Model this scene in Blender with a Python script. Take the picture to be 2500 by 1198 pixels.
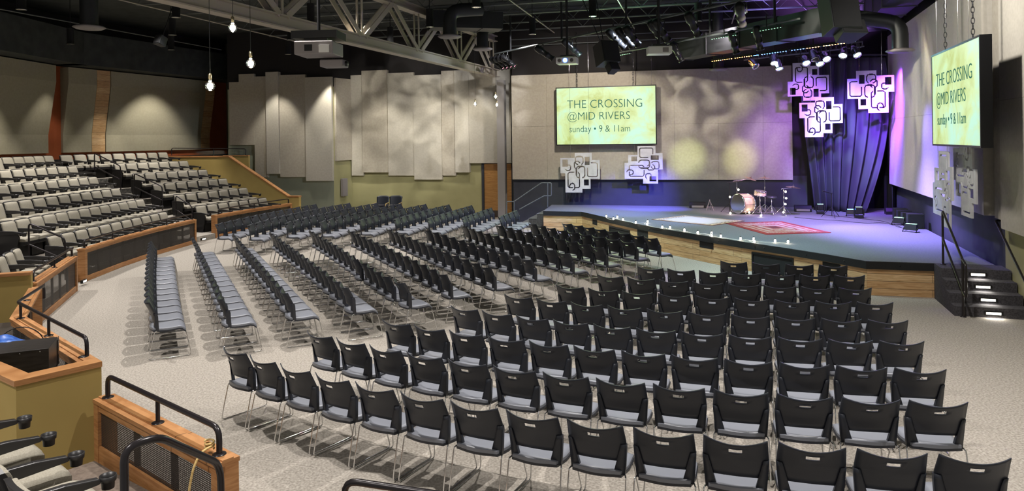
import bpy, bmesh, math, random
from math import sin, cos, pi, radians as R, atan2, sqrt, hypot
from mathutils import Vector, Matrix
random.seed(7)
for o in list(bpy.data.objects): bpy.data.objects.remove(o)
SC = bpy.context.scene
COL = SC.collection

# ------------------------------------------------------------------ camera
CAMH = 3.13; FPX = 1750.0; PX0, PY0 = 1250.0, 340.0; ROLL = 0.013
cam = bpy.data.cameras.new('camera'); camo = bpy.data.objects.new('camera', cam); COL.objects.link(camo)
cam.sensor_width = 36.0; cam.sensor_fit = 'HORIZONTAL'; cam.lens = FPX / 2500 * 36
cam.shift_x = (1250 - PX0) / 2500.0; cam.shift_y = (PY0 - 599.0) / 2500.0
camo.matrix_world = Matrix.Translation((0, 0, CAMH)) @ Matrix.Rotation(R(90), 4, 'X') @ Matrix.Rotation(-ROLL, 4, 'Z')
cam.clip_end = 200; SC.camera = camo

# ------------------------------------------------------------------ world, exposure
w = bpy.data.worlds.new('world'); SC.world = w; w.use_nodes = True
w.node_tree.nodes['Background'].inputs[0].default_value = (1.0, 0.96, 0.9, 1)
w.node_tree.nodes['Background'].inputs[1].default_value = 0.27
SC.view_settings.view_transform = 'Standard'; SC.view_settings.look = 'None'
SC.view_settings.gamma = 1; SC.view_settings.exposure = 0.47
try: SC.view_settings.use_curve_mapping = False
except Exception: pass

def lamp(name, kind, loc, power, color=(1, 1, 1), target=None, size=0.15, spot=60, blend=0.5, sy=None):
    l = bpy.data.lights.new(name, kind); l.energy = power; l.color = color
    o = bpy.data.objects.new(name, l); COL.objects.link(o); o.location = loc
    if kind == 'SPOT': l.spot_size = R(spot); l.spot_blend = blend; l.shadow_soft_size = size
    elif kind == 'AREA':
        l.shape = 'RECTANGLE'; l.size = size; l.size_y = sy or size
    else: l.shadow_soft_size = size
    if target is not None:
        o.rotation_euler = (Vector(target) - Vector(loc)).to_track_quat('-Z', 'Y').to_euler()
    return o
# house downlights shining from the cans in the open ceiling
HOUSE = [(-12.5, 15), (-12.8, 20), (-12.6, 25), (-8.2, 11.5), (-8.6, 17.0), (-8.2, 23), (-3.8, 7.6), (-4.0, 12.5), (-4.2, 18), (-4.2, 24),
         (0.6, 5.4), (0.4, 10.5), (0.2, 16), (0.3, 22), (4.9, 5.6), (4.7, 10.2), (8.4, 9.5), (-4.6, 2.5), (-9.5, 6)]
for i, (x, y) in enumerate(HOUSE):
    lamp('house_downlight', 'SPOT', (x, y, 6.62), 900, (1.0, 0.95, 0.905), (x, y, 0), 0.06, 96, 0.75)

def gobo(o, scale, lo, hi, seed=0.0, stretch=(1, 1, 1)):
    l = o.data; l.use_nodes = True; nt = l.node_tree; n = nt.nodes; em = n['Emission']
    tc = n.new('ShaderNodeTexCoord'); mp = n.new('ShaderNodeMapping'); no = n.new('ShaderNodeTexNoise'); r = n.new('ShaderNodeValToRGB')
    mp.inputs['Location'].default_value = (seed, seed, seed); mp.inputs['Scale'].default_value = stretch; no.inputs['Scale'].default_value = scale; no.inputs['Detail'].default_value = 1.5; no.inputs['Distortion'].default_value = 1.0
    r.color_ramp.elements[0].position = 0.38; r.color_ramp.elements[1].position = 0.62
    r.color_ramp.elements[0].color = (lo, lo, lo, 1); r.color_ramp.elements[1].color = (hi, hi, hi, 1)
    nt.links.new(tc.outputs['Normal'], mp.inputs['Vector']); nt.links.new(mp.outputs[0], no.inputs['Vector']); nt.links.new(no.outputs['Fac'], r.inputs['Fac']); nt.links.new(r.outputs['Color'], em.inputs['Color'])
    return o
# wall washing downlights and patterned spots
WW = (1.0, 0.94, 0.83)
for loc, tgt, pw, sp in [((-14.2, 21.3, 6.0), (-15.6, 21.3, 1.2), 520, 82), ((-15.0, 24.6, 5.9), (-15.9, 24.8, 1.0), 120, 70), ((-13.0, 28.3, 6.2), (-14.4, 29.2, 1.8), 520, 82), ((-14.2, 26.6, 5.9), (-15.2, 27.0, 1.0), 200, 60),
                         ((-7.35, 28.75, 6.2), (-7.6, 29.4, 1.0), 420, 62), ((-9.7, 28.9, 6.2), (-9.9, 29.6, 0.0), 300, 66), ((-5.5, 28.3, 6.2), (-5.6, 29.6, 0.0), 240, 80), ((-1.6, 27.0, 6.2), (-1.6, 28.9, 0.5), 260, 80), ((-3.5, 27.8, 6.2), (-3.6, 29.4, 0.0), 220, 80)]:
    lamp('wall_washer', 'SPOT', loc, pw, WW, tgt, 0.06, sp, 0.55)
gobo(lamp('pattern_spot', 'SPOT', (-3.2, 20.5, 6.3), 1700, (1, 0.95, 0.86), (-4.6, 29.8, 3.9), 0.03, 42, 0.6), 9, 0.25, 1.0, 1.3)
gobo(lamp('pattern_spot', 'SPOT', (0.5, 20.5, 6.3), 1000, (0.95, 0.95, 1.0), (-1.6, 29.2, 4.2), 0.03, 36, 0.6), 9, 0.25, 1.0, 4.1)
lamp('panel_wash', 'SPOT', (2.2, 21.5, 6.3), 850, (1, 0.90, 0.78), (2.6, 26.5, 3.4), 0.15, 95, 0.9)
lamp('panel_wash', 'SPOT', (6.2, 20.3, 6.3), 620, (1, 0.86, 0.88), (7.0, 25.4, 3.4), 0.15, 85, 0.9)
gobo(lamp('pattern_spot', 'SPOT', (4.6, 17.6, 6.2), 1500, (1, 0.95, 0.84), (7.2, 25.3, 3.9), 0.04, 36, 0.7), 7, 0.1, 1.0, 2.2)
lamp('yellow_spot', 'SPOT', (5.7, 18.6, 5.4), 1500, (0.85, 1.0, 0.38), (6.25, 25.6, 2.35), 0.05, 12, 1.0)
lamp('yellow_spot', 'SPOT', (7.3, 18.6, 5.2), 1500, (0.95, 1.0, 0.40), (8.0, 25.15, 2.35), 0.05, 12, 1.0)
gobo(lamp('pattern_spot', 'SPOT', (5.6, 15.5, 6.2), 1700, (1, 0.93, 0.74), (11.6, 20.8, 3.9), 0.04, 44, 0.7), 8, 0.15, 1.0, 6.4, (1, 0.35, 1))
lamp('panel_wash', 'SPOT', (5.5, 11.5, 6.3), 800, (1, 0.95, 0.90), (9.8, 14.5, 3.8), 0.15, 90, 0.9)
lamp('added_chair_fill', 'SPOT', (3.6, 18.2, 5.9), 1400, (0.72, 0.82, 1.0), (-6.5, 24.0, 0.6), 0.1, 62, 0.9)  # added cool spot from the stage side, brightens the far chairs' fronts
lamp('added_ceiling_fill', 'SPOT', (2.5, 20.5, 6.2), 260, (0.45, 1.0, 0.65), (3.2, 20.0, 7.8), 0.3, 150, 1.0)  # added green uplight, lightens the dark ceiling steel and deck
lamp('added_ceiling_fill', 'SPOT', (0.5, 15.5, 6.2), 120, (0.55, 0.95, 0.8), (0.5, 15.5, 7.8), 0.3, 150, 1.0)  # second added uplight for the ceiling, no fixture here
lamp('purple_uplight', 'SPOT', (10.2, 21.6, 5.7), 2600, (0.50, 0.22, 1.0), (10.7, 23.3, 7.8), 0.1, 84, 1.0)
lamp('purple_uplight', 'SPOT', (8.0, 21.6, 5.7), 700, (0.35, 0.25, 1.0), (7.6, 21.6, 7.8), 0.1, 110, 1.0)

# ------------------------------------------------------------------ picture to place helpers
def uw(px, py):
    dx = px - PX0; dy = py - PY0; c, s = cos(ROLL), sin(ROLL)
    return dx * c - dy * s, dx * s + dy * c
def gp(px, py, z=0.0):
    u, v = uw(px, py); Y = FPX * (CAMH - z) / v
    return Vector((u * Y / FPX, Y, z))
def at(px, py, Y):
    u, v = uw(px, py)
    return Vector((u * Y / FPX, Y, CAMH - v * Y / FPX))
def onp(px, py, P, Q):
    u, v = uw(px, py); dx = u / FPX
    ex, ey = Q[0] - P[0], Q[1] - P[1]
    det = dx * (-ey) + ex
    t = (P[0] * (-ey) + ex * P[1]) / det
    return Vector((dx * t, t, CAMH - v * t / FPX))

# ------------------------------------------------------------------ materials
def mat(name, col, rough=0.6, metal=0.0, emit=None, estr=0.0, spec=0.5, alpha=None, trans=0.0):
    m = bpy.data.materials.new(name); m.use_nodes = True
    b = m.node_tree.nodes['Principled BSDF']
    b.inputs['Base Color'].default_value = (*col, 1); b.inputs['Roughness'].default_value = rough
    b.inputs['Metallic'].default_value = metal; b.inputs['Specular IOR Level'].default_value = spec
    if trans: b.inputs['Transmission Weight'].default_value = trans
    if emit: b.inputs['Emission Color'].default_value = (*emit, 1); b.inputs['Emission Strength'].default_value = estr
    return m
def nodes(m): return m.node_tree.nodes, m.node_tree.links, m.node_tree.nodes['Principled BSDF']
def noisy(name, c1, c2, scale, rough=0.8, detail=4, bump=0.0, bscale=None, stretch=None, lo=0.35, hi=0.65, spec=0.3):
    m = mat(name, c1, rough, spec=spec); n, l, b = nodes(m)
    tc = n.new('ShaderNodeTexCoord'); mp = n.new('ShaderNodeMapping'); no = n.new('ShaderNodeTexNoise')
    no.inputs['Scale'].default_value = scale; no.inputs['Detail'].default_value = detail
    if stretch: mp.inputs['Scale'].default_value = stretch
    r = n.new('ShaderNodeValToRGB'); r.color_ramp.elements[0].position = lo; r.color_ramp.elements[1].position = hi
    r.color_ramp.elements[0].color = (*c1, 1); r.color_ramp.elements[1].color = (*c2, 1)
    l.new(tc.outputs['Object'], mp.inputs['Vector']); l.new(mp.outputs[0], no.inputs['Vector'])
    l.new(no.outputs['Fac'], r.inputs['Fac']); l.new(r.outputs['Color'], b.inputs['Base Color'])
    if bump:
        bp = n.new('ShaderNodeBump'); bp.inputs['Strength'].default_value = bump; bp.inputs['Distance'].default_value = 0.02
        l.new(no.outputs['Fac'], bp.inputs['Height']); l.new(bp.outputs[0], b.inputs['Normal'])
    return m
def wood(name, c1, c2, plank=0.14, length=2.4, grain=1.0, mortar=(0.10, 0.06, 0.03), vertical=False, rough=0.5):
    """planks laid along the object's local X, stacked along Z (brick texture), with grain"""
    m = mat(name, c1, rough); n, l, b = nodes(m)
    tc = n.new('ShaderNodeTexCoord'); sp = n.new('ShaderNodeSeparateXYZ'); cb = n.new('ShaderNodeCombineXYZ')
    l.new(tc.outputs['Object'], sp.inputs[0])
    l.new(sp.outputs['X'], cb.inputs['X']); l.new(sp.outputs['Z'], cb.inputs['Y'])
    br = n.new('ShaderNodeTexBrick'); br.inputs['Scale'].default_value = 1.0
    br.inputs['Brick Width'].default_value = length; br.inputs['Row Height'].default_value = plank
    br.inputs['Mortar Size'].default_value = 0.004; br.inputs['Mortar'].default_value = (*mortar, 1)
    br.inputs['Color1'].default_value = (*c1, 1); br.inputs['Color2'].default_value = (*c2, 1)
    l.new(cb.outputs[0], br.inputs['Vector'])
    mp = n.new('ShaderNodeMapping'); mp.inputs['Scale'].default_value = (1.2, 1.2, 14)
    no = n.new('ShaderNodeTexNoise'); no.inputs['Scale'].default_value = 2.2 * grain; no.inputs['Detail'].default_value = 6; no.inputs['Distortion'].default_value = 1.2
    l.new(tc.outputs['Object'], mp.inputs[0]); l.new(mp.outputs[0], no.inputs['Vector'])
    r = n.new('ShaderNodeValToRGB'); r.color_ramp.elements[0].position = 0.3; r.color_ramp.elements[1].position = 0.62
    r.color_ramp.elements[0].color = (0.66, 0.55, 0.42, 1); r.color_ramp.elements[1].color = (1, 1, 1, 1)
    l.new(no.outputs['Fac'], r.inputs['Fac'])
    mx = n.new('ShaderNodeMix'); mx.data_type = 'RGBA'; mx.blend_type = 'MULTIPLY'; mx.inputs[0].default_value = 1
    l.new(br.outputs['Color'], mx.inputs[6]); l.new(r.outputs['Color'], mx.inputs[7]); l.new(mx.outputs[2], b.inputs['Base Color'])
    return m
M = {}
M['carpet'] = noisy('speckled_beige_carpet', (0.235, 0.212, 0.182), (0.405, 0.372, 0.325), 42, 0.95, 8, 0.0, lo=0.36, hi=0.64)
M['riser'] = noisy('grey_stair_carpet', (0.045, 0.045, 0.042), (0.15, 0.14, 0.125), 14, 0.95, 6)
M['stair_dark'] = noisy('charcoal_carpet', (0.045, 0.043, 0.048), (0.085, 0.08, 0.088), 40, 0.95, 6)
M['stage_top'] = noisy('grey_stage_carpet', (0.115, 0.12, 0.13), (0.155, 0.16, 0.17), 30, 0.9, 6)
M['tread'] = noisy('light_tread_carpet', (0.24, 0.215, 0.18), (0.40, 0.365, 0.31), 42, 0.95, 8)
M['plastic'] = mat('blue_black_plastic', (0.018, 0.021, 0.030), 0.40, spec=0.5)
M['pad'] = mat('slate_vinyl', (0.20, 0.212, 0.245), 0.38)
M['chrome'] = mat('chrome', (0.78, 0.78, 0.78), 0.12, 1.0)
M['beige_fab'] = noisy('beige_upholstery', (0.295, 0.272, 0.218), (0.37, 0.342, 0.28), 90, 0.95, 2)
M['seat_black'] = mat('black_seat_shell', (0.018, 0.017, 0.018), 0.38)
M['rail'] = mat('dark_powder_coated_rail', (0.022, 0.018, 0.020), 0.28, 0.3)
M['black'] = mat('matte_black', (0.008, 0.008, 0.009), 0.8)
M['blackm'] = mat('black_metal', (0.015, 0.015, 0.016), 0.38, 0.4)
M['ceil'] = noisy('black_painted_deck', (0.03, 0.034, 0.033), (0.045, 0.05, 0.048), 3, 0.75)
M['joist'] = mat('dark_grey_steel', (0.10, 0.11, 0.108), 0.55, 0.2)
M['duct'] = mat('dark_duct', (0.022, 0.024, 0.026), 0.5, 0.3)
M['truss'] = mat('beige_painted_steel', (0.36, 0.32, 0.255), 0.5)
M['column'] = mat('grey_painted_steel', (0.22, 0.205, 0.195), 0.5)
M['khaki'] = noisy('khaki_acoustic_fabric', (0.285, 0.26, 0.185), (0.31, 0.285, 0.205), 14, 0.95, 3)
M['panel'] = noisy('cream_acoustic_fabric', (0.41, 0.38, 0.32), (0.45, 0.42, 0.355), 14, 0.95, 3)
M['panel2'] = noisy('greige_acoustic_fabric', (0.36, 0.325, 0.265), (0.40, 0.365, 0.30), 14, 0.95, 3)
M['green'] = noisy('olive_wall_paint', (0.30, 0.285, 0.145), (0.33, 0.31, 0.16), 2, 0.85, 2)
M['sage'] = noisy('sage_wall_paint', (0.27, 0.29, 0.22), (0.29, 0.31, 0.235), 2, 0.85, 2)
M['mustard'] = noisy('mustard_wall_paint', (0.40, 0.29, 0.095), (0.43, 0.315, 0.105), 2, 0.8, 2)
M['rust'] = noisy('rust_orange_paint', (0.30, 0.072, 0.022), (0.34, 0.085, 0.027), 2, 0.75, 2)
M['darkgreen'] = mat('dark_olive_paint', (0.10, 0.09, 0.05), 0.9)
M['slate'] = noisy('charcoal_blue_wall', (0.035, 0.037, 0.048), (0.042, 0.044, 0.056), 3, 0.8, 3)
M['upper'] = mat('black_upper_wall', (0.013, 0.011, 0.011), 0.9)
M['oak'] = wood('oiled_oak', (0.48, 0.235, 0.09), (0.52, 0.26, 0.105), 0.9, 3.0)
M['plank'] = wood('pine_planks', (0.62, 0.39, 0.19), (0.72, 0.52, 0.29), 0.142, 2.3)
M['plankstrip'] = wood('pine_strip_planks', (0.52, 0.33, 0.16), (0.64, 0.45, 0.25), 0.24, 5.0, 1.4)
M['door'] = wood('honey_oak_veneer', (0.52, 0.27, 0.085), (0.54, 0.28, 0.09), 5.0, 9.0)
M['kick'] = mat('bronze_kick_plate', (0.10, 0.08, 0.07), 0.4, 0.6)
M['white'] = mat('white_plastic', (0.72, 0.72, 0.70), 0.45)
M['greyp'] = mat('grey_projector_plastic', (0.22, 0.20, 0.20), 0.5)
M['decor'] = noisy('whitewashed_fretwork', (0.46, 0.46, 0.47), (0.60, 0.60, 0.60), 5, 0.6, 5)
M['curtain'] = mat('dark_velvet', (0.030, 0.028, 0.046), 0.75)
M['drape'] = mat('black_drape', (0.012, 0.012, 0.016), 0.95)
M['bulb'] = mat('lit_bulb', (1, 1, 1), 0.3, emit=(1.0, 0.86, 0.62), estr=30)
M['blueglow'] = mat('led_blue', (0.1, 0.2, 1), 0.3, emit=(0.03, 0.16, 1.0), estr=60)
M['amberglow'] = mat('led_amber', (1, 0.4, 0.1), 0.3, emit=(1.0, 0.24, 0.04), estr=60)
M['greenglow'] = mat('led_green', (0.4, 1, 0.6), 0.3, emit=(0.35, 1.0, 0.5), estr=2.2)
M['parface'] = mat('lit_stage_lens', (1, 1, 1), 0.3, emit=(0.35, 0.9, 1.0), estr=18)
M['redglow'] = mat('lit_magenta_lens', (1, 0.4, 0.5), 0.3, emit=(1.0, 0.25, 0.35), estr=6)
M['canglow'] = mat('lit_can_lens', (1, 1, 1), 0.3, emit=(1.0, 0.93, 0.85), estr=3)
M['steplight'] = mat('lit_step_lens', (1, 1, 1), 0.3, emit=(1.0, 0.93, 0.8), estr=1.6)
M['lensblue'] = mat('lit_projector_lens', (0.3, 0.4, 1), 0.2, emit=(0.1, 0.25, 1.0), estr=8)
M['drumwrap'] = noisy('natural_maple_shell', (0.62, 0.42, 0.30), (0.72, 0.52, 0.40), 8, 0.3, 4, spec=0.6)
M['drumhead'] = mat('blue_black_drum_head', (0.03, 0.07, 0.16), 0.15)
M['cymbal'] = mat('cymbal_bronze', (0.72, 0.6, 0.36), 0.25, 0.9)
M['blue_cloth'] = noisy('shiny_blue_cloth', (0.03, 0.10, 0.42), (0.12, 0.26, 0.72), 9, 0.35, 3)
M['woodblack'] = noisy('black_stained_board', (0.016, 0.014, 0.013), (0.035, 0.03, 0.028), 5, 0.35, 5, stretch=(1, 6, 6))
M['rope'] = noisy('straw_rope', (0.50, 0.33, 0.12), (0.68, 0.50, 0.22), 60, 0.9, 2)
M['booth_in'] = noisy('booth_brown_lining', (0.05, 0.04, 0.03), (0.07, 0.055, 0.045), 4, 0.8)
M['bamboo'] = mat('pale_wood_legs', (0.42, 0.30, 0.12), 0.5)
M['led_green_dot'] = mat('green_indicator', (0, 1, 0), 0.4, emit=(0.05, 1, 0.1), estr=6)
def glassmat():
    m = mat('clear_glass', (0.9, 0.95, 0.95), 0.02, trans=1.0); return m
M['glass'] = glassmat()
def perfmat():
    """perforated steel sheet: a fine grid of small holes"""
    m = bpy.data.materials.new('perforated_steel'); m.use_nodes = True; n, l, b = nodes(m)
    b.inputs['Base Color'].default_value = (0.055, 0.048, 0.044, 1); b.inputs['Roughness'].default_value = 0.5; b.inputs['Metallic'].default_value = 0.3
    tc = n.new('ShaderNodeTexCoord'); sp = n.new('ShaderNodeSeparateXYZ'); l.new(tc.outputs['Object'], sp.inputs[0])
    def fr(out, off):
        a = n.new('ShaderNodeMath'); a.operation = 'MULTIPLY_ADD'; a.inputs[1].default_value = 1 / 0.016; a.inputs[2].default_value = off; l.new(out, a.inputs[0])
        f = n.new('ShaderNodeMath'); f.operation = 'FRACT'; l.new(a.outputs[0], f.inputs[0])
        s = n.new('ShaderNodeMath'); s.operation = 'SUBTRACT'; s.inputs[1].default_value = 0.5; l.new(f.outputs[0], s.inputs[0])
        p = n.new('ShaderNodeMath'); p.operation = 'POWER'; p.inputs[1].default_value = 2; l.new(s.outputs[0], p.inputs[0]); 
        ab = n.new('ShaderNodeMath'); ab.operation = 'ABSOLUTE'; l.new(s.outputs[0], ab.inputs[0])
        mm = n.new('ShaderNodeMath'); mm.operation = 'MULTIPLY'; l.new(ab.outputs[0], mm.inputs[0]); l.new(ab.outputs[0], mm.inputs[1])
        return mm.outputs[0]
    ad = n.new('ShaderNodeMath'); ad.operation = 'ADD'; l.new(fr(sp.outputs['X'], 100), ad.inputs[0]); l.new(fr(sp.outputs['Z'], 100), ad.inputs[1])
    lt = n.new('ShaderNodeMath'); lt.operation = 'LESS_THAN'; lt.inputs[1].default_value = 0.13; l.new(ad.outputs[0], lt.inputs[0])
    tr = n.new('ShaderNodeBsdfTransparent'); mx = n.new('ShaderNodeMixShader')
    l.new(lt.outputs[0], mx.inputs[0]); l.new(b.outputs[0], mx.inputs[1]); l.new(tr.outputs[0], mx.inputs[2])
    l.new(mx.outputs[0], n['Material Output'].inputs['Surface'])
    return m
M['perf'] = perfmat()
def screenmat():
    m = mat('lit_projection_slide', (0.1, 0.1, 0.1), 0.6); n, l, b = nodes(m)
    tc = n.new('ShaderNodeTexCoord'); no = n.new('ShaderNodeTexNoise'); no.inputs['Scale'].default_value = 1.1; no.inputs['Detail'].default_value = 9; no.inputs['Roughness'].default_value = 0.62; no.inputs['Distortion'].default_value = 0.6
    l.new(tc.outputs['Object'], no.inputs['Vector'])
    r = n.new('ShaderNodeValToRGB'); e = r.color_ramp.elements
    e[0].position = 0.36; e[0].color = (0.46, 0.56, 0.12, 1); e[1].position = 0.64; e[1].color = (0.50, 0.86, 0.66, 1)
    x = e.new(0.5); x.color = (0.60, 0.80, 0.36, 1)
    l.new(no.outputs['Fac'], r.inputs['Fac'])
    l.new(r.outputs['Color'], b.inputs['Emission Color']); b.inputs['Emission Strength'].default_value = 0.72
    return m
M['screen'] = screenmat()
M['ink'] = mat('dark_green_ink', (0.0, 0.03, 0.02), 0.8, emit=(0.0, 0.13, 0.10), estr=0.5)
def rugmat(name, cols, rings):
    """a rug woven in nested rectangular bands"""
    m = mat(name, cols[0], 0.95); n, l, b = nodes(m)
    tc = n.new('ShaderNodeTexCoord'); sp = n.new('ShaderNodeSeparateXYZ'); l.new(tc.outputs['Generated'], sp.inputs[0])
    def dist(o):
        s = n.new('ShaderNodeMath'); s.operation = 'SUBTRACT'; s.inputs[1].default_value = 0.5; l.new(o, s.inputs[0])
        a = n.new('ShaderNodeMath'); a.operation = 'ABSOLUTE'; l.new(s.outputs[0], a.inputs[0]); return a.outputs[0]
    mx = n.new('ShaderNodeMath'); mx.operation = 'MAXIMUM'; l.new(dist(sp.outputs['X']), mx.inputs[0]); l.new(dist(sp.outputs['Y']), mx.inputs[1])
    no = n.new('ShaderNodeTexNoise'); no.inputs['Scale'].default_value = 9; no.inputs['Detail'].default_value = 5
    mp = n.new('ShaderNodeMapping'); mp.inputs['Scale'].default_value = (0.4, 4, 1); l.new(tc.outputs['Generated'], mp.inputs[0]); l.new(mp.outputs[0], no.inputs['Vector'])
    ad = n.new('ShaderNodeMath'); ad.operation = 'MULTIPLY_ADD'; ad.inputs[1].default_value = 0.12; l.new(no.outputs['Fac'], ad.inputs[0]); 
    s2 = n.new('ShaderNodeMath'); s2.operation = 'SUBTRACT'; s2.inputs[1].default_value = 0.06; l.new(mx.outputs[0], s2.inputs[0]); l.new(s2.outputs[0], ad.inputs[2])
    r = n.new('ShaderNodeValToRGB'); r.color_ramp.interpolation = 'CONSTANT'; e = r.color_ramp.elements
    e[0].position = 0; e[0].color = (*cols[rings[0][1]], 1); e[1].position = rings[1][0]; e[1].color = (*cols[rings[1][1]], 1)
    for p, c in rings[2:]:
        q = e.new(p); q.color = (*cols[c], 1)
    l.new(ad.outputs[0], r.inputs['Fac']); l.new(r.outputs['Color'], b.inputs['Base Color'])
    return m
M['rug_beige'] = rugmat('beige_banded_rug', [(0.52, 0.46, 0.40), (0.16, 0.07, 0.05), (0.55, 0.44, 0.28), (0.30, 0.26, 0.25)], [(0, 0), (0.36, 3), (0.385, 0), (0.41, 1), (0.43, 2), (0.475, 1)])
M['rug_red'] = rugmat('red_banded_rug', [(0.24, 0.022, 0.022), (0.34, 0.25, 0.22), (0.10, 0.02, 0.02), (0.27, 0.07, 0.06)], [(0, 2), (0.08, 3), (0.12, 1), (0.20, 0), (0.24, 1), (0.31, 3), (0.36, 1), (0.40, 0), (0.45, 2), (0.47, 0)])

# ------------------------------------------------------------------ mesh building
class MB:
    def __init__(s): s.v = []; s.f = []; s.sm = []
    def add(s, vs, fs, smooth=False):
        b = len(s.v); s.v += [tuple(v) for v in vs]
        for f in fs: s.f.append(tuple(b + i for i in f)); s.sm.append(smooth)
        return s
    def box(s, x0, x1, y0, y1, z0, z1, T=None):
        vs = [(x, y, z) for z in (z0, z1) for y in (y0, y1) for x in (x0, x1)]
        if T: vs = [T @ Vector(v) for v in vs]
        return s.add(vs, [(0, 2, 3, 1), (4, 5, 7, 6), (0, 1, 5, 4), (2, 6, 7, 3), (0, 4, 6, 2), (1, 3, 7, 5)])
    def prism(s, pts, z0, z1):
        """polygon (x,y) pushed from z0 to z1; z0/z1 numbers"""
        n = len(pts); a = sum(pts[i][0] * pts[(i + 1) % n][1] - pts[(i + 1) % n][0] * pts[i][1] for i in range(n))
        if a < 0: pts = pts[::-1]
        vs = [(p[0], p[1], z0) for p in pts] + [(p[0], p[1], z1) for p in pts]
        return s.add(vs, [tuple(range(n))[::-1], tuple(range(n, 2 * n))] + [(i, (i + 1) % n, n + (i + 1) % n, n + i) for i in range(n)])
    def extr(s, pts, d, smooth=False):
        """closed 3-D outline pushed by the vector d"""
        n = len(pts); d = Vector(d); vs = [Vector(p) for p in pts] + [Vector(p) + d for p in pts]
        return s.add(vs, [tuple(range(n))[::-1], tuple(range(n, 2 * n))] + [(i, (i + 1) % n, n + (i + 1) % n, n + i) for i in range(n)], smooth)
    def tube(s, pts, r, n=8, caps=True, rad=None, closed=False):
        pts = [Vector(p) for p in pts]
        if rad: pts = fillet(pts, rad)
        m = len(pts); rings = []; up = None
        for i, p in enumerate(pts):
            if closed: d = (pts[(i + 1) % m] - pts[i - 1])
            else: d = (pts[min(i + 1, m - 1)] - pts[max(i - 1, 0)])
            d.normalize()
            if up is None:
                up = Vector((0, 0, 1)) if abs(d.z) < 0.9 else Vector((1, 0, 0))
            a = d.cross(up); a.normalize(); b2 = a.cross(d); up = b2
            rings.append([p + a * (r * cos(2 * pi * k / n)) + b2 * (r * sin(2 * pi * k / n)) for k in range(n)])
        vs = [v for g in rings for v in g]; fs = []
        for i in range(m if closed else m - 1):
            j = (i + 1) % m
            for k in range(n): fs.append((i * n + k, i * n + (k + 1) % n, j * n + (k + 1) % n, j * n + k))
        s.add(vs, fs, True)
        if caps and not closed:
            s.add(rings[0], [tuple(range(n))[::-1]]); s.add(rings[-1], [tuple(range(n))])
        return s
    def lathe(s, prof, n=20, T=None, smooth=True):
        """profile of (r, z) turned about Z"""
        vs = []; fs = []
        for (r, z) in prof:
            for k in range(n): vs.append(Vector((r * cos(2 * pi * k / n), r * sin(2 * pi * k / n), z)))
        if T: vs = [T @ v for v in vs]
        for i in range(len(prof) - 1):
            for k in range(n): fs.append((i * n + k, i * n + (k + 1) % n, (i + 1) * n + (k + 1) % n, (i + 1) * n + k))
        s.add(vs, fs, smooth)
        for i, rv in ((0, True), (len(prof) - 1, False)):
            if prof[i][0] > 1e-4:
                c = tuple(range(n)); s.add(vs[i * n:(i + 1) * n], [c[::-1] if rv else c])
        return s
    def grid(s, fn, nu, nv, smooth=True, thick=None, skip=None):
        """surface fn(u,v), optionally with thickness given by fn2 (back side)"""
        P = [[Vector(fn(i / nu, j / nv)) for j in range(nv + 1)] for i in range(nu + 1)]
        if thick is None:
            vs = [p for row in P for p in row]; fs = []
            for i in range(nu):
                for j in range(nv): fs.append((i * (nv + 1) + j, (i + 1) * (nv + 1) + j, (i + 1) * (nv + 1) + j + 1, i * (nv + 1) + j + 1))
            return s.add(vs, fs, smooth)
        Q = [[Vector(thick(i / nu, j / nv)) for j in range(nv + 1)] for i in range(nu + 1)]
        skip = skip or set(); W = nv + 1; N = (nu + 1) * W
        vs = [p for row in P for p in row] + [p for row in Q for p in row]; fs = []; sides = []
        ok = lambda i, j: 0 <= i < nu and 0 <= j < nv and (i, j) not in skip
        for i in range(nu):
            for j in range(nv):
                if not ok(i, j): continue
                a, b, c, d = i * W + j, (i + 1) * W + j, (i + 1) * W + j + 1, i * W + j + 1
                fs.append((a, b, c, d)); fs.append((N + a, N + d, N + c, N + b))
                if not ok(i, j - 1): sides.append((a, N + a, N + b, b))
                if not ok(i, j + 1): sides.append((d, c, N + c, N + d))
                if not ok(i - 1, j): sides.append((a, d, N + d, N + a))
                if not ok(i + 1, j): sides.append((b, N + b, N + c, c))
        s.add(vs, fs, smooth)
        b0 = len(s.v) - len(vs)
        for f in sides: s.f.append(tuple(b0 + i for i in f)); s.sm.append(False)
        return s
    def build(s, name, m, parent=None, loc=None, rz=0, bevel=0, T=None):
        me = bpy.data.meshes.new(name); me.from_pydata([tuple(v) for v in s.v], [], s.f)
        me.polygons.foreach_set('use_smooth', s.sm); me.materials.append(m)
        bm = bmesh.new(); bm.from_mesh(me); bmesh.ops.recalc_face_normals(bm, faces=bm.faces); bm.to_mesh(me); bm.free()
        me.update()
        o = bpy.data.objects.new(name, me); COL.objects.link(o)
        if loc is not None: o.location = loc
        o.rotation_euler.z = rz
        if T is not None: o.matrix_world = T
        if parent: o.parent = parent
        if bevel:
            bv = o.modifiers.new('bevel', 'BEVEL'); bv.width = bevel; bv.segments = 2; bv.limit_method = 'ANGLE'; bv.angle_limit = R(50)
        return o
def fillet(pts, rad, n=4):
    out = [pts[0]]
    for i in range(1, len(pts) - 1):
        a, b, c = pts[i - 1], pts[i], pts[i + 1]
        u = (a - b); v = (c - b); r = min(rad, u.length * 0.45, v.length * 0.45); u.normalize(); v.normalize()
        p, q = b + u * r, b + v * r
        for k in range(n + 1):
            t = k / n; out.append(p * (1 - t) ** 2 + b * 2 * t * (1 - t) + q * t * t)
    out.append(pts[-1]); return out
def tag(o, label=None, cat=None, group=None, kind=None):
    if label: o['label'] = label
    if cat: o['category'] = cat
    if group: o['group'] = group
    if kind: o['kind'] = kind
    return o
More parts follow.
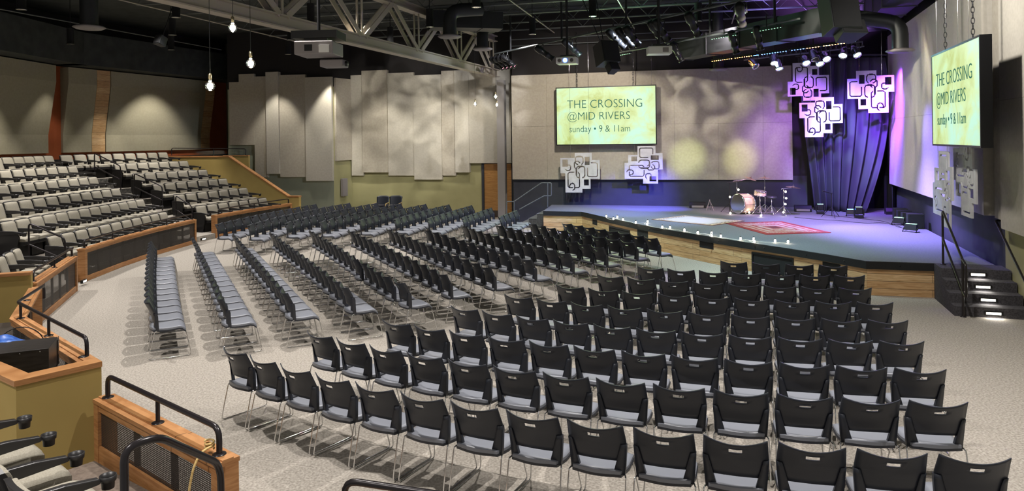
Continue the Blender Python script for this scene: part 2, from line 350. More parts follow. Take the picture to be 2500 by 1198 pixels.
def thing(name, label, cat, loc=(0, 0, 0), rz=0, group=None):
    o = bpy.data.objects.new(name, None); COL.objects.link(o); o.empty_display_size = 0.2
    o.location = loc; o.rotation_euler = (0, 0, rz); return tag(o, label, cat, group)
def struct(name, mb, m, **k):
    return tag(mb.build(name, m, **k), kind='structure')
def tree(o):
    kids = {}
    for x in COL.objects:
        if x.parent: kids.setdefault(x.parent.name, []).append(x)
    return kids
def dup(root, kids, loc, rz, label, group=None, scale=None, rot=None):
    def cp(o, par):
        c = o.copy(); COL.objects.link(c)
        if par: c.parent = par
        for ch in kids.get(o.name, []): cp(ch, c)
        return c
    r = cp(root, None); r.location = loc; r.rotation_euler = rot if rot else (0, 0, rz); r['label'] = label
    if scale: r.scale = scale
    if group: r['group'] = group
    return r
ORD = ['zeroth', 'first', 'second', 'third', 'fourth', 'fifth', 'sixth', 'seventh', 'eighth', 'ninth', 'tenth', 'eleventh', 'twelfth', 'thirteenth', 'fourteenth', 'fifteenth']
def wallframe(P, Q, z=0):
    """local X runs from P to Q, local Y points away from the camera, Z up"""
    return Matrix.Translation((P[0], P[1], z)) @ Matrix.Rotation(atan2(Q[1] - P[1], Q[0] - P[0]), 4, 'Z')
def seglen(P, Q): return hypot(Q[0] - P[0], Q[1] - P[1])
def linpt(P, Q, s): L = seglen(P, Q); return (P[0] + (Q[0] - P[0]) * s / L, P[1] + (Q[1] - P[1]) * s / L)
def coord(px, py, P, Q):
    """(distance along the wall line from P, height) of a picture point lying on the wall"""
    p = onp(px, py, P, Q); L = seglen(P, Q)
    return ((p.x - P[0]) * (Q[0] - P[0]) + (p.y - P[1]) * (Q[1] - P[1])) / L, p.z

# ================================================================== ROOM SHELL
STZ = 0.67
BP, BQ = (0.03, 27.23), (12.6, 23.97)            # wall behind the stage
RP, RQ = (12.6, 23.97), (6.0, 4.03)              # wall right of the stage
E1P, E1Q = (-12.05, 30.44), (-7.35, 29.5)        # far left walls
E2P, E2Q = (-6.85, 30.6), (0.03, 28.68)
LB = (-16.3, 25.5); LC = (-13.45, 33.8)
struct('floor', MB().prism([(-17, 2.6), (6.2, 2.6), (12.9, 24.2), (0.2, 28.9), (-6.8, 30.9), (-12, 34.4), (-17, 34.4)], -0.2, 0.0), M['carpet'])
def wall(name, P, Q, z0, z1, m, th=0.2, side=1):
    T = wallframe(P, Q); L = seglen(P, Q)
    return struct(name, MB().box(0, L, 0 if side > 0 else -th, th if side > 0 else 0, z0, z1), m, T=T)
wall('wall_back', BP, BQ, 0, 1.75, M['slate']); wall('wall_back_upper', BP, BQ, 1.75, 7.8, M['upper'])
mid = linpt(RP, RQ, seglen(RP, RQ) - seglen((9.02, 13.13), RQ))
wall('wall_right', RP, mid, 0, 1.9, M['slate']); wall('wall_right_front', mid, RQ, 0, 1.9, M['green']); wall('wall_right_upper', RP, RQ, 1.9, 7.8, M['upper'])
wall('wall_return', (0.03, 28.68), BP, 0, 7.8, M['slate'])
wall('wall_far', E2P, E2Q, 0, 5.4, M['green']); wall('wall_far_upper', E2P, E2Q, 5.4, 7.8, M['upper'])
wall('wall_jog', E1Q, E2P, 0, 5.4, M['green']); wall('wall_jog_upper', E1Q, E2P, 5.4, 7.8, M['upper'])
wall('wall_far_left', E1P, E1Q, 0, 5.4, M['sage']); wall('wall_far_left_upper', E1P, E1Q, 5.4, 7.8, M['upper'])
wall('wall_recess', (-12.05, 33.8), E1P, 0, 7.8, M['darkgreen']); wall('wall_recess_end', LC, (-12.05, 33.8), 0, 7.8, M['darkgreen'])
wall('wall_left', (-16.3, 8), LB, 0, 6.0, M['rust']); wall('wall_left_upper', (-16.3, 8), LB, 6.0, 7.8, M['upper'])
wall('wall_left_bend', LB, LC, 0, 6.0, M['rust']); wall('wall_left_bend_upper', LB, LC, 6.0, 7.8, M['upper'])
struct('ceiling', MB().prism([(-18, 1.5), (7.0, 1.5), (13.4, 24), (0.2, 29.2), (-6.8, 31.2), (-12, 34.6), (-18, 34.6)], 7.8, 7.95), M['ceil'])
# dropped soffit over the left tiers
struct('trim_1', MB().box(0, seglen((-16.3, 8), LB), -1.25, 0, 5.96, 7.1), M['ceil'], T=wallframe((-16.3, 8), LB))
struct('trim_2', MB().box(-0.2, seglen(LB, LC), -1.25, 0, 5.96, 7.1), M['ceil'], T=wallframe(LB, LC))

# door beside the stage
d0, _ = coord(1183, 450, E2P, E2Q); T2 = wallframe(E2P, E2Q)
L2 = seglen(E2P, E2Q)
fr = MB().box(d0 - 0.10, d0, -0.06, 0, 0, 2.22).box(L2 - 0.06, L2 - 0.01, -0.06, 0, 0, 2.22).box(d0 - 0.10, L2 - 0.01, -0.06, 0, 2.16, 2.24)
dm = struct('door_1', MB().box(d0, L2 - 0.06, -0.03, 0, 0.01, 2.16), M['door'], T=T2)
df = fr.build('door_frame', M['slate'], T=T2); 
kp = MB().box(d0 + 0.01, d0 + 0.62, -0.034, -0.03, 0.02, 0.28).build('kick_plate', M['kick'], T=T2)
hd = MB().tube([(d0 + 0.72, -0.03, 1.0), (d0 + 0.72, -0.08, 1.0), (d0 + 0.82, -0.08, 1.0)], 0.012).build('door_handle', M['chrome'], T=T2)
ln = MB().box(d0 + 0.655, d0 + 0.665, -0.0325, -0.03, 0.01, 2.16).build('door_joint', M['black'], T=T2)
bpy.context.view_layer.update()
def keep(o, par):
    mw = o.matrix_world.copy(); o.parent = par; o.matrix_parent_inverse = par.matrix_world.inverted(); o.matrix_world = mw
for o in (df, kp, hd, ln): o.parent = dm; o.matrix_basis = Matrix.Identity(4)

# ------------------------------------------------------------------ acoustic wall panels
def panel(P, Q, px0, px1, yt, yb, off, label, m, th=0.07, ztop=None, zbot=None, grp=None):
    s0, _ = coord(px0, (yt + yb) / 2, P, Q); s1, _ = coord(px1, (yt + yb) / 2, P, Q)
    pm = (px0 + px1) / 2
    zt = ztop if ztop is not None else coord(pm, yt, P, Q)[1]; zb = zbot if zbot is not None else coord(pm, yb, P, Q)[1]
    o = MB().box(s0, s1, -off - th, -0.002, zb, zt).build('acoustic_panel', m, T=wallframe(P, Q))
    return tag(o, label, 'wall panel', grp)
for a in [(563.8, 588, 201, 353.7, 0.05, 'cream acoustic wall panel, low-topped one at far left of the far wall', 'panel2'),
          (588, 625, 181, 353.7, 0.06, 'cream acoustic wall panel ending high above the sloped mustard wall', 'panel2'),
          (625, 656, 187, 432.4, 0.05, 'narrow cream wall panel reaching down behind the sloped oak cap', 'panel2'),
          (656, 686.5, 176.5, 423.5, 0.14, 'narrow paler wall panel standing proud, tallest of the far left group', 'panel'),
          (686.5, 750, 183, 431.7, 0.05, 'wide cream wall panel right of the narrow proud strip', 'panel2'),
          (750, 814, 188.7, 440.9, 0.08, 'wide cream wall panel hanging lowest beside the wall corner', 'panel')]:
    panel(E1P, E1Q, *a[:5], a[5], M[a[6]], grp='staggered panels on the far wall')
panel(E1Q, E2P, 816, 853, 192, 391.5, 0.03, 'cream wall panel on the short angled wall above the grey cabinet', M['panel2'], grp='staggered panels on the far wall')
for a in [(860.5, 889, 184, 428, 0.05, 'narrow cream panel right of the wall corner, above the olive wall', 'panel'),
          (889, 950, 172.5, 420, 0.12, 'tall proud cream panel second right of the wall corner', 'panel2'),
          (950, 1014, 178, 428, 0.05, 'pale cream panel with streaked light, third right of the wall corner', 'panel'),
          (1014, 1081, 183.5, 437.5, 0.10, 'lowest-hanging cream panel above the middle of the olive wall', 'panel'),
          (1081, 1114, 173, 428, 0.05, 'narrow greige panel left of the last pendant bulbs', 'panel2'),
          (1114, 1148, 172, 420, 0.12, 'narrow pale panel behind the lone low pendant bulb', 'panel'),
          (1148, 1250, 172, 397.5, 0.10, 'pale panel above the oak door behind the grey column', 'panel')]:
    panel(E2P, E2Q, *a[:5], a[5], M[a[6]], grp='staggered panels on the far wall')
Tb = wallframe(BP, BQ); Lb = seglen(BP, BQ)
bpn = MB(); xs = [0.0, 1.35, 2.9, 4.45, 6.0, 7.5, 9.0, 9.95]
for i in range(len(xs) - 1):
    for z0, z1 in ((1.615, 3.60), (3.605, 5.54)): bpn.box(xs[i] + 0.002, xs[i + 1] - 0.002, -0.12, -0.002, z0, z1)
tag(bpn.build('acoustic_panel', M['panel2'], T=Tb), 'huge cream panel field on the wall behind the stage and projection screen', 'wall panel')
def rpanel(px0, px1, zb, zt, off, label, m, px0s=None):
    s0 = 1.32 if px0 is None else coord(px0, 300, RP, RQ)[0]; s1 = seglen(RP, RQ) if px1 is None else coord(px1, 300, RP, RQ)[0]
    o = MB().box(s0, s1, -off, -0.002, zb, (zb + zt) / 2 - 0.3).box(s0, s1, -off, -0.002, (zb + zt) / 2 - 0.296, zt).build('acoustic_panel', m, T=wallframe(RP, RQ))
    return tag(o, label, 'wall panel')
rpanel(None, 2432, 1.57, 6.24, 0.22, 'long pale panel on the right wall behind the right projection screen', M['panel'])
rpanel(2441, 2466, 1.55, 6.6, 0.10, 'narrow greenish panel in the gap between the two large right wall panels', M['panel2'])
rpanel(2466, None, 1.42, 6.6, 0.16, 'pale panel at the far right edge above the wall handrail', M['panel'])
# curved-profile panels on the left wall above the tiers
def lpanel(P, Q, s0, s1, label, m, lean=0.30, base=0.10, name='acoustic_panel'):
    prof = [(-0.03, 2.86), (-0.03 - base, 2.86), (-base, 3.5), (-base - lean, 5.35), (-base - lean, 5.92), (-0.03, 5.92)]
    prof = [(-0.004, 2.86), (-base, 2.86), (-base, 3.5), (-base - lean, 5.35), (-base - lean, 5.92), (-0.004, 5.92)]
    o = MB().extr([(s0, y, z) for y, z in prof], (s1 - s0, 0, 0)).build(name, m, T=wallframe(P, Q))
    return tag(o, label, 'wall panel')
lpanel((-16.3, 8), LB, 4.0, 17.05, 'large cream leaning panel at the far left above the top seat row', M['khaki'])
sx = [coord(p, 352, LB, LC)[0] for p in (149, 219, 254, 486, 508)]
lpanel(LB, LC, sx[0], sx[1], 'narrow cream leaning panel between rust recess and pine strip', M['khaki'])
lpanel(LB, LC, sx[1] + 0.01, sx[2] - 0.04, 'pine plank strip between cream panels above the upper handrail', M['plankstrip'], name='wood_strip')
lpanel(LB, LC, sx[2], sx[3], 'wide cream leaning panel between the two pine strips', M['khaki'])
lpanel(LB, LC, sx[3] + 0.01, sx[4], 'darker pine plank strip at the far end of the left wall', M['plankstrip'], name='wood_strip')

# wall cabinet in the olive wall next to the corner, column
s0, z1 = coord(836, 437, E2P, E1Q); 
c = at(841, 457, 29.9); cb = MB().box(-0.16, 0.16, -0.06, 0.06, -0.37, 0.37).build('wall_cabinet', M['greyp'], loc=at(840.5, 457, 29.95), rz=atan2(1.1, 0.5), bevel=0.008)
tag(cb, 'small grey wall cabinet on the short olive wall left of the black chairs', 'cabinet')
MB().box(-0.13, 0.13, -0.067, -0.058, -0.33, 0.33).build('cabinet_door', M['greyp'], cb)
colp = at(1227, 500, 27.7)
cm = thing('steel_column', 'grey steel column in front of the oak door', 'column', (colp.x, colp.y, 0), atan2(BQ[1] - BP[1], BQ[0] - BP[0]))
MB().box(-0.145, 0.145, -0.15, -0.13, 0, 5.42).box(-0.145, 0.145, 0.13, 0.15, 0, 5.42).box(-0.012, 0.012, -0.13, 0.13, 0, 5.42).build('shaft', M['column'], cm)
MB().box(-0.2, 0.2, -0.2, 0.2, 0, 0.025).build('base_plate', M['column'], cm)

# ================================================================== STAGE
def gxy(px, py, z): p = gp(px, py, z); return (p.x, p.y)
front = [(1.03, 24.49), (2.30, 24.10)] + [gxy(x, y, STZ) for x, y in [(1479.5, 530), (1554.7, 546), (1617.8, 558), (1705, 572.3), (1807, 588.5), (1929, 606.5), (2010, 619)]] + [(6.87, 13.97), (8.02, 13.65)]
back = [(8.98, 13.38), (12.45, 23.9), (1.46, 26.8)]
def inset(pts, d):
    out = []
    n = len(pts)
    for i in range(n):
        a = Vector(pts[max(i - 1, 0)]); b = Vector(pts[min(i + 1, n - 1)]); t = (b - a).normalized()
        out.append((pts[i][0] - t.y * d, pts[i][1] + t.x * d))
    return out
ins = inset(front, 0.035)
st = thing('stage', 'low curved stage with pine plank front and grey carpet top', 'stage')
MB().prism(front + back, STZ - 0.012, STZ).build('stage_top', M['stage_top'], st)
MB().prism(inset(front, 0.10) + [(8.90, 13.42), (12.3, 23.8), (1.5, 26.7)], 0.0, STZ - 0.012).build('stage_core', M['black'], st)
# plank skirting built per straight run so the planks follow it
for i in range(len(front) - 1):
    P, Q = ins[i], ins[i + 1]; L = seglen(P, Q); T = wallframe(P, Q)
    MB().box(0, L, 0, 0.02, 0.0, STZ - 0.15).build('plank_front', M['plank'], st).matrix_local = T
    P, Q = front[i], front[i + 1]; L = seglen(P, Q); T = wallframe(P, Q)
    MB().box(0, L, 0, 0.03, STZ - 0.155, STZ - 0.003).build('edge_fascia', M['black'], st).matrix_local = T
    n = max(1, int(L / 0.75)); rv = MB()
    for k in range(n):
        rv.lathe([(0.0, -0.006), (0.014, -0.004), (0.018, 0.0)], 10, Matrix.Translation(((k + 0.5) * L / n, -0.001, STZ - 0.075)) @ Matrix.Rotation(R(90), 4, 'X') @ Matrix.Rotation(pi, 4, 'X'))
    rv.build('fascia_bolts', M['blackm'], st).matrix_local = T
# openings in the stage front
def stage_open(x0, x1, yt, yb, grille, label):
    # find run
    best = None
    for i in range(len(front) - 1):
        P, Q = ins[i], ins[i + 1]
        s, z = coord((x0 + x1) / 2, yt, P, Q)
        if -0.02 <= s <= seglen(P, Q) + 0.02: best = (P, Q)
    P, Q = best; sa = coord(x0, yt, P, Q)[0]; sb = coord(x1, yt, P, Q)[0]
    zt = min(coord((x0 + x1) / 2, yt, P, Q)[1], STZ - 0.16); zb = max(coord((x0 + x1) / 2, yb, P, Q)[1], 0.02)
    T = wallframe(P, Q)
    o = MB().box(sa, sb, -0.004, 0.015, zb, zt).build('stage_vent', M['black'], T=T)
    tag(o, label, 'vent')
    if grille:
        g = MB(); 
        g.box(sa, sb, -0.02, 0, zt - 0.04, zt).box(sa, sb, -0.02, 0, zb, zb + 0.04).box(sa, sa + 0.04, -0.02, 0, zb + 0.04, zt - 0.04).box(sb - 0.04, sb, -0.02, 0, zb + 0.04, zt - 0.04)
        g.build('vent_frame', M['blackm'], o)
stage_open(1446.5, 1458, 536, 548.5, False, 'small black opening nearest the left end of the stage front')
stage_open(1488, 1538, 556, 590, True, 'large framed black vent left in the stage front behind the chairs')
stage_open(1556, 1582, 562, 578, False, 'black opening right of the left large vent')
stage_open(1708, 1742, 589.5, 606, False, 'wide black slot midway along the curved stage front')
stage_open(1836, 1938, 622, 668, True, 'largest framed black vent in the stage front')
stage_open(2003, 2052, 641, 655, False, 'black slot near the right bend of the stage front')

# steps at the right end of the stage
e = Vector((0.314, 0.949, 0)); f = Vector((0.949, -0.314, 0))
A0 = Vector((7.93, 13.42, 0)); rs = thing('stage_steps', 'four charcoal carpeted steps with lit risers at the stage right end', 'steps')
for k in range(4):
    z = STZ * (4 - k) / 4; a = A0 - e * (0.285 * k) ; a2 = a - e * 0.30; wdt = 1.10
    p = [(a + Vector((0, 0, 0))), a + f * wdt, a2 + f * wdt, a2]
    MB().prism([(q.x, q.y) for q in [A0 + e * 0.25, A0 + e * 0.25 + f * wdt, a2 + f * wdt, a2]] if k == 0 else [(q.x, q.y) for q in [a - e * 0.002, a - e * 0.002 + f * wdt, a2 + f * wdt, a2]], 0, z - (0 if k else 0.001)).build('step', M['stair_dark'], rs)
    T = Matrix.Translation(a2 + f * (0.58 + 0.04 * k * 0)) @ Matrix.Rotation(atan2(f.y, f.x), 4, 'Z')
    fm = MB().box(-0.14, 0.14, -0.012, 0, z - 0.125, z - 0.055).build('step_light', M['blackm'], rs); fm.matrix_local = T
    MB().box(-0.11, 0.11, -0.014, -0.012, z - 0.11, z - 0.07).build('light_lens', M['steplight'], fm)
    ll = lamp('step_glow', 'AREA', tuple(a2 + f * 0.58 - e * 0.03 + Vector((0, 0, z - 0.09))), 1.1, (1, 0.95, 0.85), tuple(a2 + f * 0.58 - e * 0.3 + Vector((0, 0, z - 0.5))), 0.2, sy=0.03)
# steps at the left end
bd = Vector((0.968, -0.25, 0)); bn = Vector((0.25, 0.968, 0)); B0 = Vector((1.14, 25.15, 0)) 
ls = thing('stage_steps', 'dark carpeted steps climbing to the left end of the stage', 'steps')
for k in range(3):
    z = STZ * (3 - k) / 4; a = B0 - bd * (0.30 * k) - bd * 0.002; a2 = a - bd * 0.30
    o_ = MB().prism([(q.x, q.y) for q in [a, a + bn * 1.5, a2 + bn * 1.5, a2]], 0, z - 0.012).build('step', M['stair_dark'], ls); MB().prism([(q.x, q.y) for q in [a - bn * .01, a + bn * 1.5, a2 + bn * 1.5 - bd * .02, a2 - bn * .01 - bd * .02]], z - 0.012, z).build('tread', M['stage_top'], ls)

# handrails of the steps
def rail(name, label, paths, r=0.021, m='rail', cat='handrail', plates=(), grp=None, rad=0.08):
    base = thing(name, label, cat, tuple(Vector(paths[0][0])), 0, grp); o0 = Vector(paths[0][0])
    for nm, p, rr in [(q[1], q[2], q[3]) if isinstance(q, tuple) and len(q) == 4 and isinstance(q[1], str) else ('rail_tube', q, r) for q in paths]:
        MB().tube([Vector(v) - o0 for v in p], rr, 10, rad=rad).build(nm, M[m], base)
    for q in plates:
        MB().lathe([(0.0, 0.0), (0.052, 0.0), (0.052, 0.006), (0.03, 0.012), (r, 0.02)], 16, Matrix.Translation(Vector(q) - o0)).build('floor_flange', M[m], base)
    return base
h = 0.92
T0 = A0 - e * 0.28 + f * 0.10; B1 = A0 - e * 1.32 + f * 0.10; U = Vector((0, 0, 1))
top0 = A0 + e * 0.10 + f * 0.12 + U * STZ; bot = A0 - e * 1.20 + f * 0.12
rail('handrail', 'black two-rail handrail in front of the right stage steps', [
    [top0, top0 + U * 1.02, bot + U * 0.98, bot - e * 0.0],
    [top0 + U * 0.52 - e * 0.0, top0 + U * 0.46 - e * 0.05, bot + U * 0.42 - e * 0.02, bot + U * 0.36 - e * 0.20, bot + U * 0.92 - e * 0.20, bot + U * 0.98]], plates=[top0, bot], rad=0.06)
# wall handrail on the right
wp = [onp(2436, 536, RP, RQ), onp(2444, 538, RP, RQ), onp(2500, 652, RP, RQ)]
d = (wp[2] - wp[1]); d2 = Vector((0.949 * -0.09, 0.314 * 0.09, 0))
n2 = Vector((-0.949, 0.314, 0)) * 0.09
rail('wall_handrail', 'dark handrail sloping down the right wall beside the stage steps', [[wp[1] + n2 * 0.1, wp[1] + n2, wp[1] + n2 + d * 2.0]], rad=0.04)
# left steps handrail
q = lambda x, y, Y=25.2: at(x, y, Y)
rail('handrail', 'blue-black handrail on the steps at the left stage end', [
    [q(1237, 520), q(1237, 492), q(1255, 492), q(1322, 446), q(1346, 446.5), q(1346, 478), q(1328, 478)],
    [q(1255, 520), q(1255, 492)], [q(1337, 505), q(1337, 446)], [q(1268, 511), q(1330, 477)]], r=0.020, m='joist', rad=0.05)

# ================================================================== STACKING CHAIRS
def chair_proto():
    t = thing('stacking_chair', 'black chair', 'chair')
    W = 0.243
    def yz(z):
        y = -0.158 - 0.02 * max(0, (z - 0.43) / 0.2) - (0.066 * ((z - 0.64) / 0.2) if z > 0.64 else 0)
        return y
    def hw(z): return 0.226 + 0.018 * min(1, (z - 0.43) / 0.22) - 0.010 * max(0, (z - 0.66) / 0.17)
    def P(x, z, off=0.0):
        k = x / 0.24
        return (x, yz(z) - (0.060 + 0.075 * max(0, z - 0.5)) * (1 - k * k) + 0.030 - off, z)
    back = MB()
    NU, NV = 12, 10
    def zc(v, x):
        zt = 0.842 - 0.034 * (1 - (x / 0.24) ** 2); zb = 0.512 + 0.020 * (1 - (x / 0.24) ** 2)
        return zb + (zt - zb) * v
    def vmap(j): return j
    vs_ = [0, .15, .3, .42, .55, .66, .74, .85, .93, 1.0]
    def fu(i): return i
    us = [-1, -.8, -.6, -.4, -.2, -.12, .12, .2, .4, .6, .8, 1]
    def fn(u, v, off):
        i = round(u * (len(us) - 1)); j = round(v * (len(vs_) - 1))
        x0 = us[i]; z0 = 0.5 + 0.33 * vs_[j]; x = x0 * hw(z0); z = zc(vs_[j], x)
        
        return P(x, z, off)
    us[4], us[7] = -.205, .205; us[5], us[6] = -.08, .08
    back.grid(lambda u, v: fn(u, v, 0.0), len(us) - 1, len(vs_) - 1, True, lambda u, v: fn(u, v, 0.011), skip={(4, 6), (5, 6), (6, 6)})
    # the two side supports that run down to the seat
    for s in (-1, 1):
        n = 6; A = []; B = []
        for k in range(n + 1):
            z = 0.405 + (0.665 - 0.405) * k / n; xo = s * (hw(z) + 0.002); xi = s * (0.132 + (0.205 - 0.132) * (k / n))
            A.append((xo, z)); B.append((xi, z))
        def gf(u, v, off, A=A, B=B):
            k = round(v * n); a, b = A[k], B[k]; x = b[0] + (a[0] - b[0]) * u
            return P(x, a[1], off)
        back.grid(lambda u, v: gf(u, v, -0.012 ), 2, n, True, lambda u, v: gf(u, v, 0.022))
    back.build('backrest', M['plastic'], t)
    # seat shell and cushion with a waterfall front
    def seatz(v):
        y = -0.20 + 0.435 * v
        z = 0.440 - 0.012 * sin(pi * min(1, v * 1.2)) if v < 0.8 else 0.437 - 0.055 * ((v - 0.8) / 0.2) ** 2
        return y, z
    def sw(v): return 0.205 + 0.028 * min(1, v * 2.5) - (0.02 * ((v - .85) / .15) if v > .85 else 0)
    def top(u, v, dz, sc=1.0):
        y, z = seatz(v); x = (u * 2 - 1) * sw(v) * sc
        bow = 0.045 * (1 - abs(u * 2 - 1) ** 2) if v < 0.01 else 0.03 * (1 - abs(u * 2 - 1) ** 2) * max(0, 1 - v * 4)
        return (x, y - bow, z + dz - 0.006 * abs(u * 2 - 1) ** 6)
    MB().grid(lambda u, v: top(u, v, -0.012), 8, 10, True, lambda u, v: top(u, v, -0.034)).build('seat_shell', M['plastic'], t)
    MB().grid(lambda u, v: top(u, v, 0.012 + 0.006 * (1 - (2 * u - 1) ** 4), 0.975), 10, 10, True, lambda u, v: top(u, v, -0.012, 0.975)).build('seat_cushion', M['pad'], t)
    for s in (-1, 1):
        MB().tube([(s * .19, .05, .405), (s * .20, .225, .385), (s * .246, .305, .009), (s * .246, -.275, .009), (s * .238, -.185, .40), (s * .225, -.15, .408)], 0.0068, 6, rad=0.045).build('sled_leg', M['chrome'], t)
    MB().tube([(-.19, .05, .402), (.19, .05, .402)], 0.0068, 6).build('cross_bar', M['chrome'], t)
    return t
ch0 = chair_proto()
CA = [(14, (-8.56, 16.96), (-7.05, 13.87), (-5.5, 10.8)), (15, (-7.87, 17.63), (-6.18, 14.3), (-4.5, 10.96)),
      (15, (-7.09, 18.17), (-5.37, 14.75), (-3.66, 11.33)), (15, (-6.26, 18.47), (-4.53, 15.08), (-2.82, 11.69)),
      (9, (-5.32, 18.75), (-4.37, 16.82), (-3.43, 14.88)), (13, (-4.29, 18.7), (-2.79, 15.7), (-1.35, 12.68)),
      (13, (-3.34, 18.93), (-1.98, 16.11), (-0.62, 13.3)), (11, (-2.34, 18.76), (-1.11, 16.42), (0.12, 14.08)),
      (11, (-1.4, 19.42), (-0.33, 17.06), (0.89, 14.77)), (10, (-0.49, 19.53), (0.58, 17.49), (1.67, 15.47)),
      (9, (0.42, 19.79), (1.35, 17.94), (2.41, 16.16)), (8, (1.33, 19.73), (2.2, 18.26), (3.05, 16.77))]
EXTRA5 = [((-3.24, 14.38), 0), ((-2.96, 13.9), 0), ((-2.74, 13.45), 0), ((-2.53, 13.0), 0), ((-2.31, 12.55), 0), ((-1.99, 11.98), 0.05)]
CD = [(12, (-8.42, 20.79), (-8.03, 23.72), (-7.29, 26.58)), (13, (-7.41, 20.46), (-7.03, 23.71), (-6.11, 26.87)), (12, (-6.47, 20.91), (-5.93, 23.87), (-5.06, 26.75)),
      (11, (-5.49, 21.01), (-4.92, 23.71), (-4.11, 26.36)), (10, (-4.44, 21.32), (-3.92, 23.67), (-3.15, 25.95)), (9, (-3.43, 21.53), (-2.92, 23.6), (-2.28, 25.64)),
      (8, (-2.44, 21.56), (-1.96, 23.39), (-1.44, 25.22)), (6, (-1.41, 21.63), (-1.07, 22.93), (-0.72, 24.22)), (4, (-0.31, 21.68), (-0.1, 22.49), (0.13, 23.3))]
CC = [(14, (-3.3, 8.11), (-0.34, 6.21), (3.02, 5.14)), (13, (-2.53, 8.73), (0.25, 7.08), (3.39, 6.19)), (12, (-1.71, 9.24), (0.89, 7.86), (3.73, 7.06)),
      (11, (-0.89, 9.97), (1.46, 8.68), (4.06, 8.0)), (10, (-0.15, 10.65), (2.02, 9.54), (4.39, 8.92)), (9, (0.66, 11.29), (2.61, 10.39), (4.71, 9.87)),
      (8, (1.4, 12.13), (3.08, 11.3), (4.89, 10.82)), (7, (2.2, 12.81), (3.69, 12.17), (5.27, 11.79)), (4, (3.82, 13.28), (4.61, 12.97), (5.42, 12.74))]
def rowpts(n, a, m, b):
    """n points evenly spaced along the gentle curve through a, m, b, each with its direction"""
    def ev(t): return tuple(a[i] * (2 * t - 1) * (t - 1) + m[i] * 4 * t * (1 - t) + b[i] * t * (2 * t - 1) for i in (0, 1))
    N = 200; pts = [ev(i / N) for i in range(N + 1)]; L = [0]
    for i in range(N): L.append(L[-1] + hypot(pts[i + 1][0] - pts[i][0], pts[i + 1][1] - pts[i][1]))
    out = []; j = 0
    for k in range(n):
        s = L[-1] * k / (n - 1)
        while j < N - 1 and L[j + 1] < s: j += 1
        u = (s - L[j]) / (L[j + 1] - L[j]); p = tuple(pts[j][i] + (pts[j + 1][i] - pts[j][i]) * u for i in (0, 1))
        j2 = min(j + 4, N); j1 = max(j - 3, 0)
        out.append((p, atan2(pts[j2][1] - pts[j1][1], pts[j2][0] - pts[j1][0])))
    return out
KIDS = tree(None); used = [False]
def put_chair(corner, ang, label, grp):
    """corner = floor point under the sitter's left top corner of the back; ang = direction of the sitter's right"""
    c, s = cos(ang), sin(ang); lx, ly = 0.243, 0.245
    x = corner[0] + lx * c - ly * s; y = corner[1] + lx * s + ly * c
    ang += R(random.uniform(-0.7, 0.7))
    if not used[0]:
        ch0.location = (x, y, 0); ch0.rotation_euler.z = ang; ch0['label'] = label; ch0['group'] = grp; used[0] = True
    else: dup(ch0, KIDS, (x, y, 0), ang, label, grp)
for r, row in enumerate(CA):
    pts = rowpts(*row)
    if r == 4:
        a5 = pts[-1][1]; pts += [(p, a5 + da) for p, da in EXTRA5]
    n = len(pts)
    for k, (p, a) in enumerate(pts):
        rn = 'leftmost row' if r == 0 else ('rightmost row' if r == 11 else ORD[r + 1] + ' row from left')
        kn = 'nearest chair' if k == n - 1 else ORD[n - k] + ' from the near end'
        put_chair(p, a, f'black chair, {kn}, {rn}, long middle block', 'chairs of the long middle block')
for r, row in enumerate(CD):
    pts = rowpts(*row); n = len(pts)
    for k, (p, a) in enumerate(pts):
        rn = 'leftmost row' if r == 0 else ('rightmost row' if r == 8 else ORD[r + 1] + ' row from left')
        kn = 'nearest chair' if k == 0 else ORD[k + 1] + ' from the near end'
        put_chair(p, a + pi, f'black chair, {kn}, {rn}, far block by olive wall', 'chairs of the far block')
for r, row in enumerate(CC):
    pts = rowpts(*row); n = len(pts)
    for k, (p, a) in enumerate(pts):
        rn = 'nearest row' if r == 0 else ('row nearest the stage' if r == 8 else ORD[r + 1] + ' nearest row')
        kn = 'leftmost chair' if k == 0 else ('rightmost chair' if k == n - 1 else ORD[k + 1] + ' from the left')
        put_chair(p, a, f'black chair, {kn}, {rn}, front right block', 'chairs of the front right block')

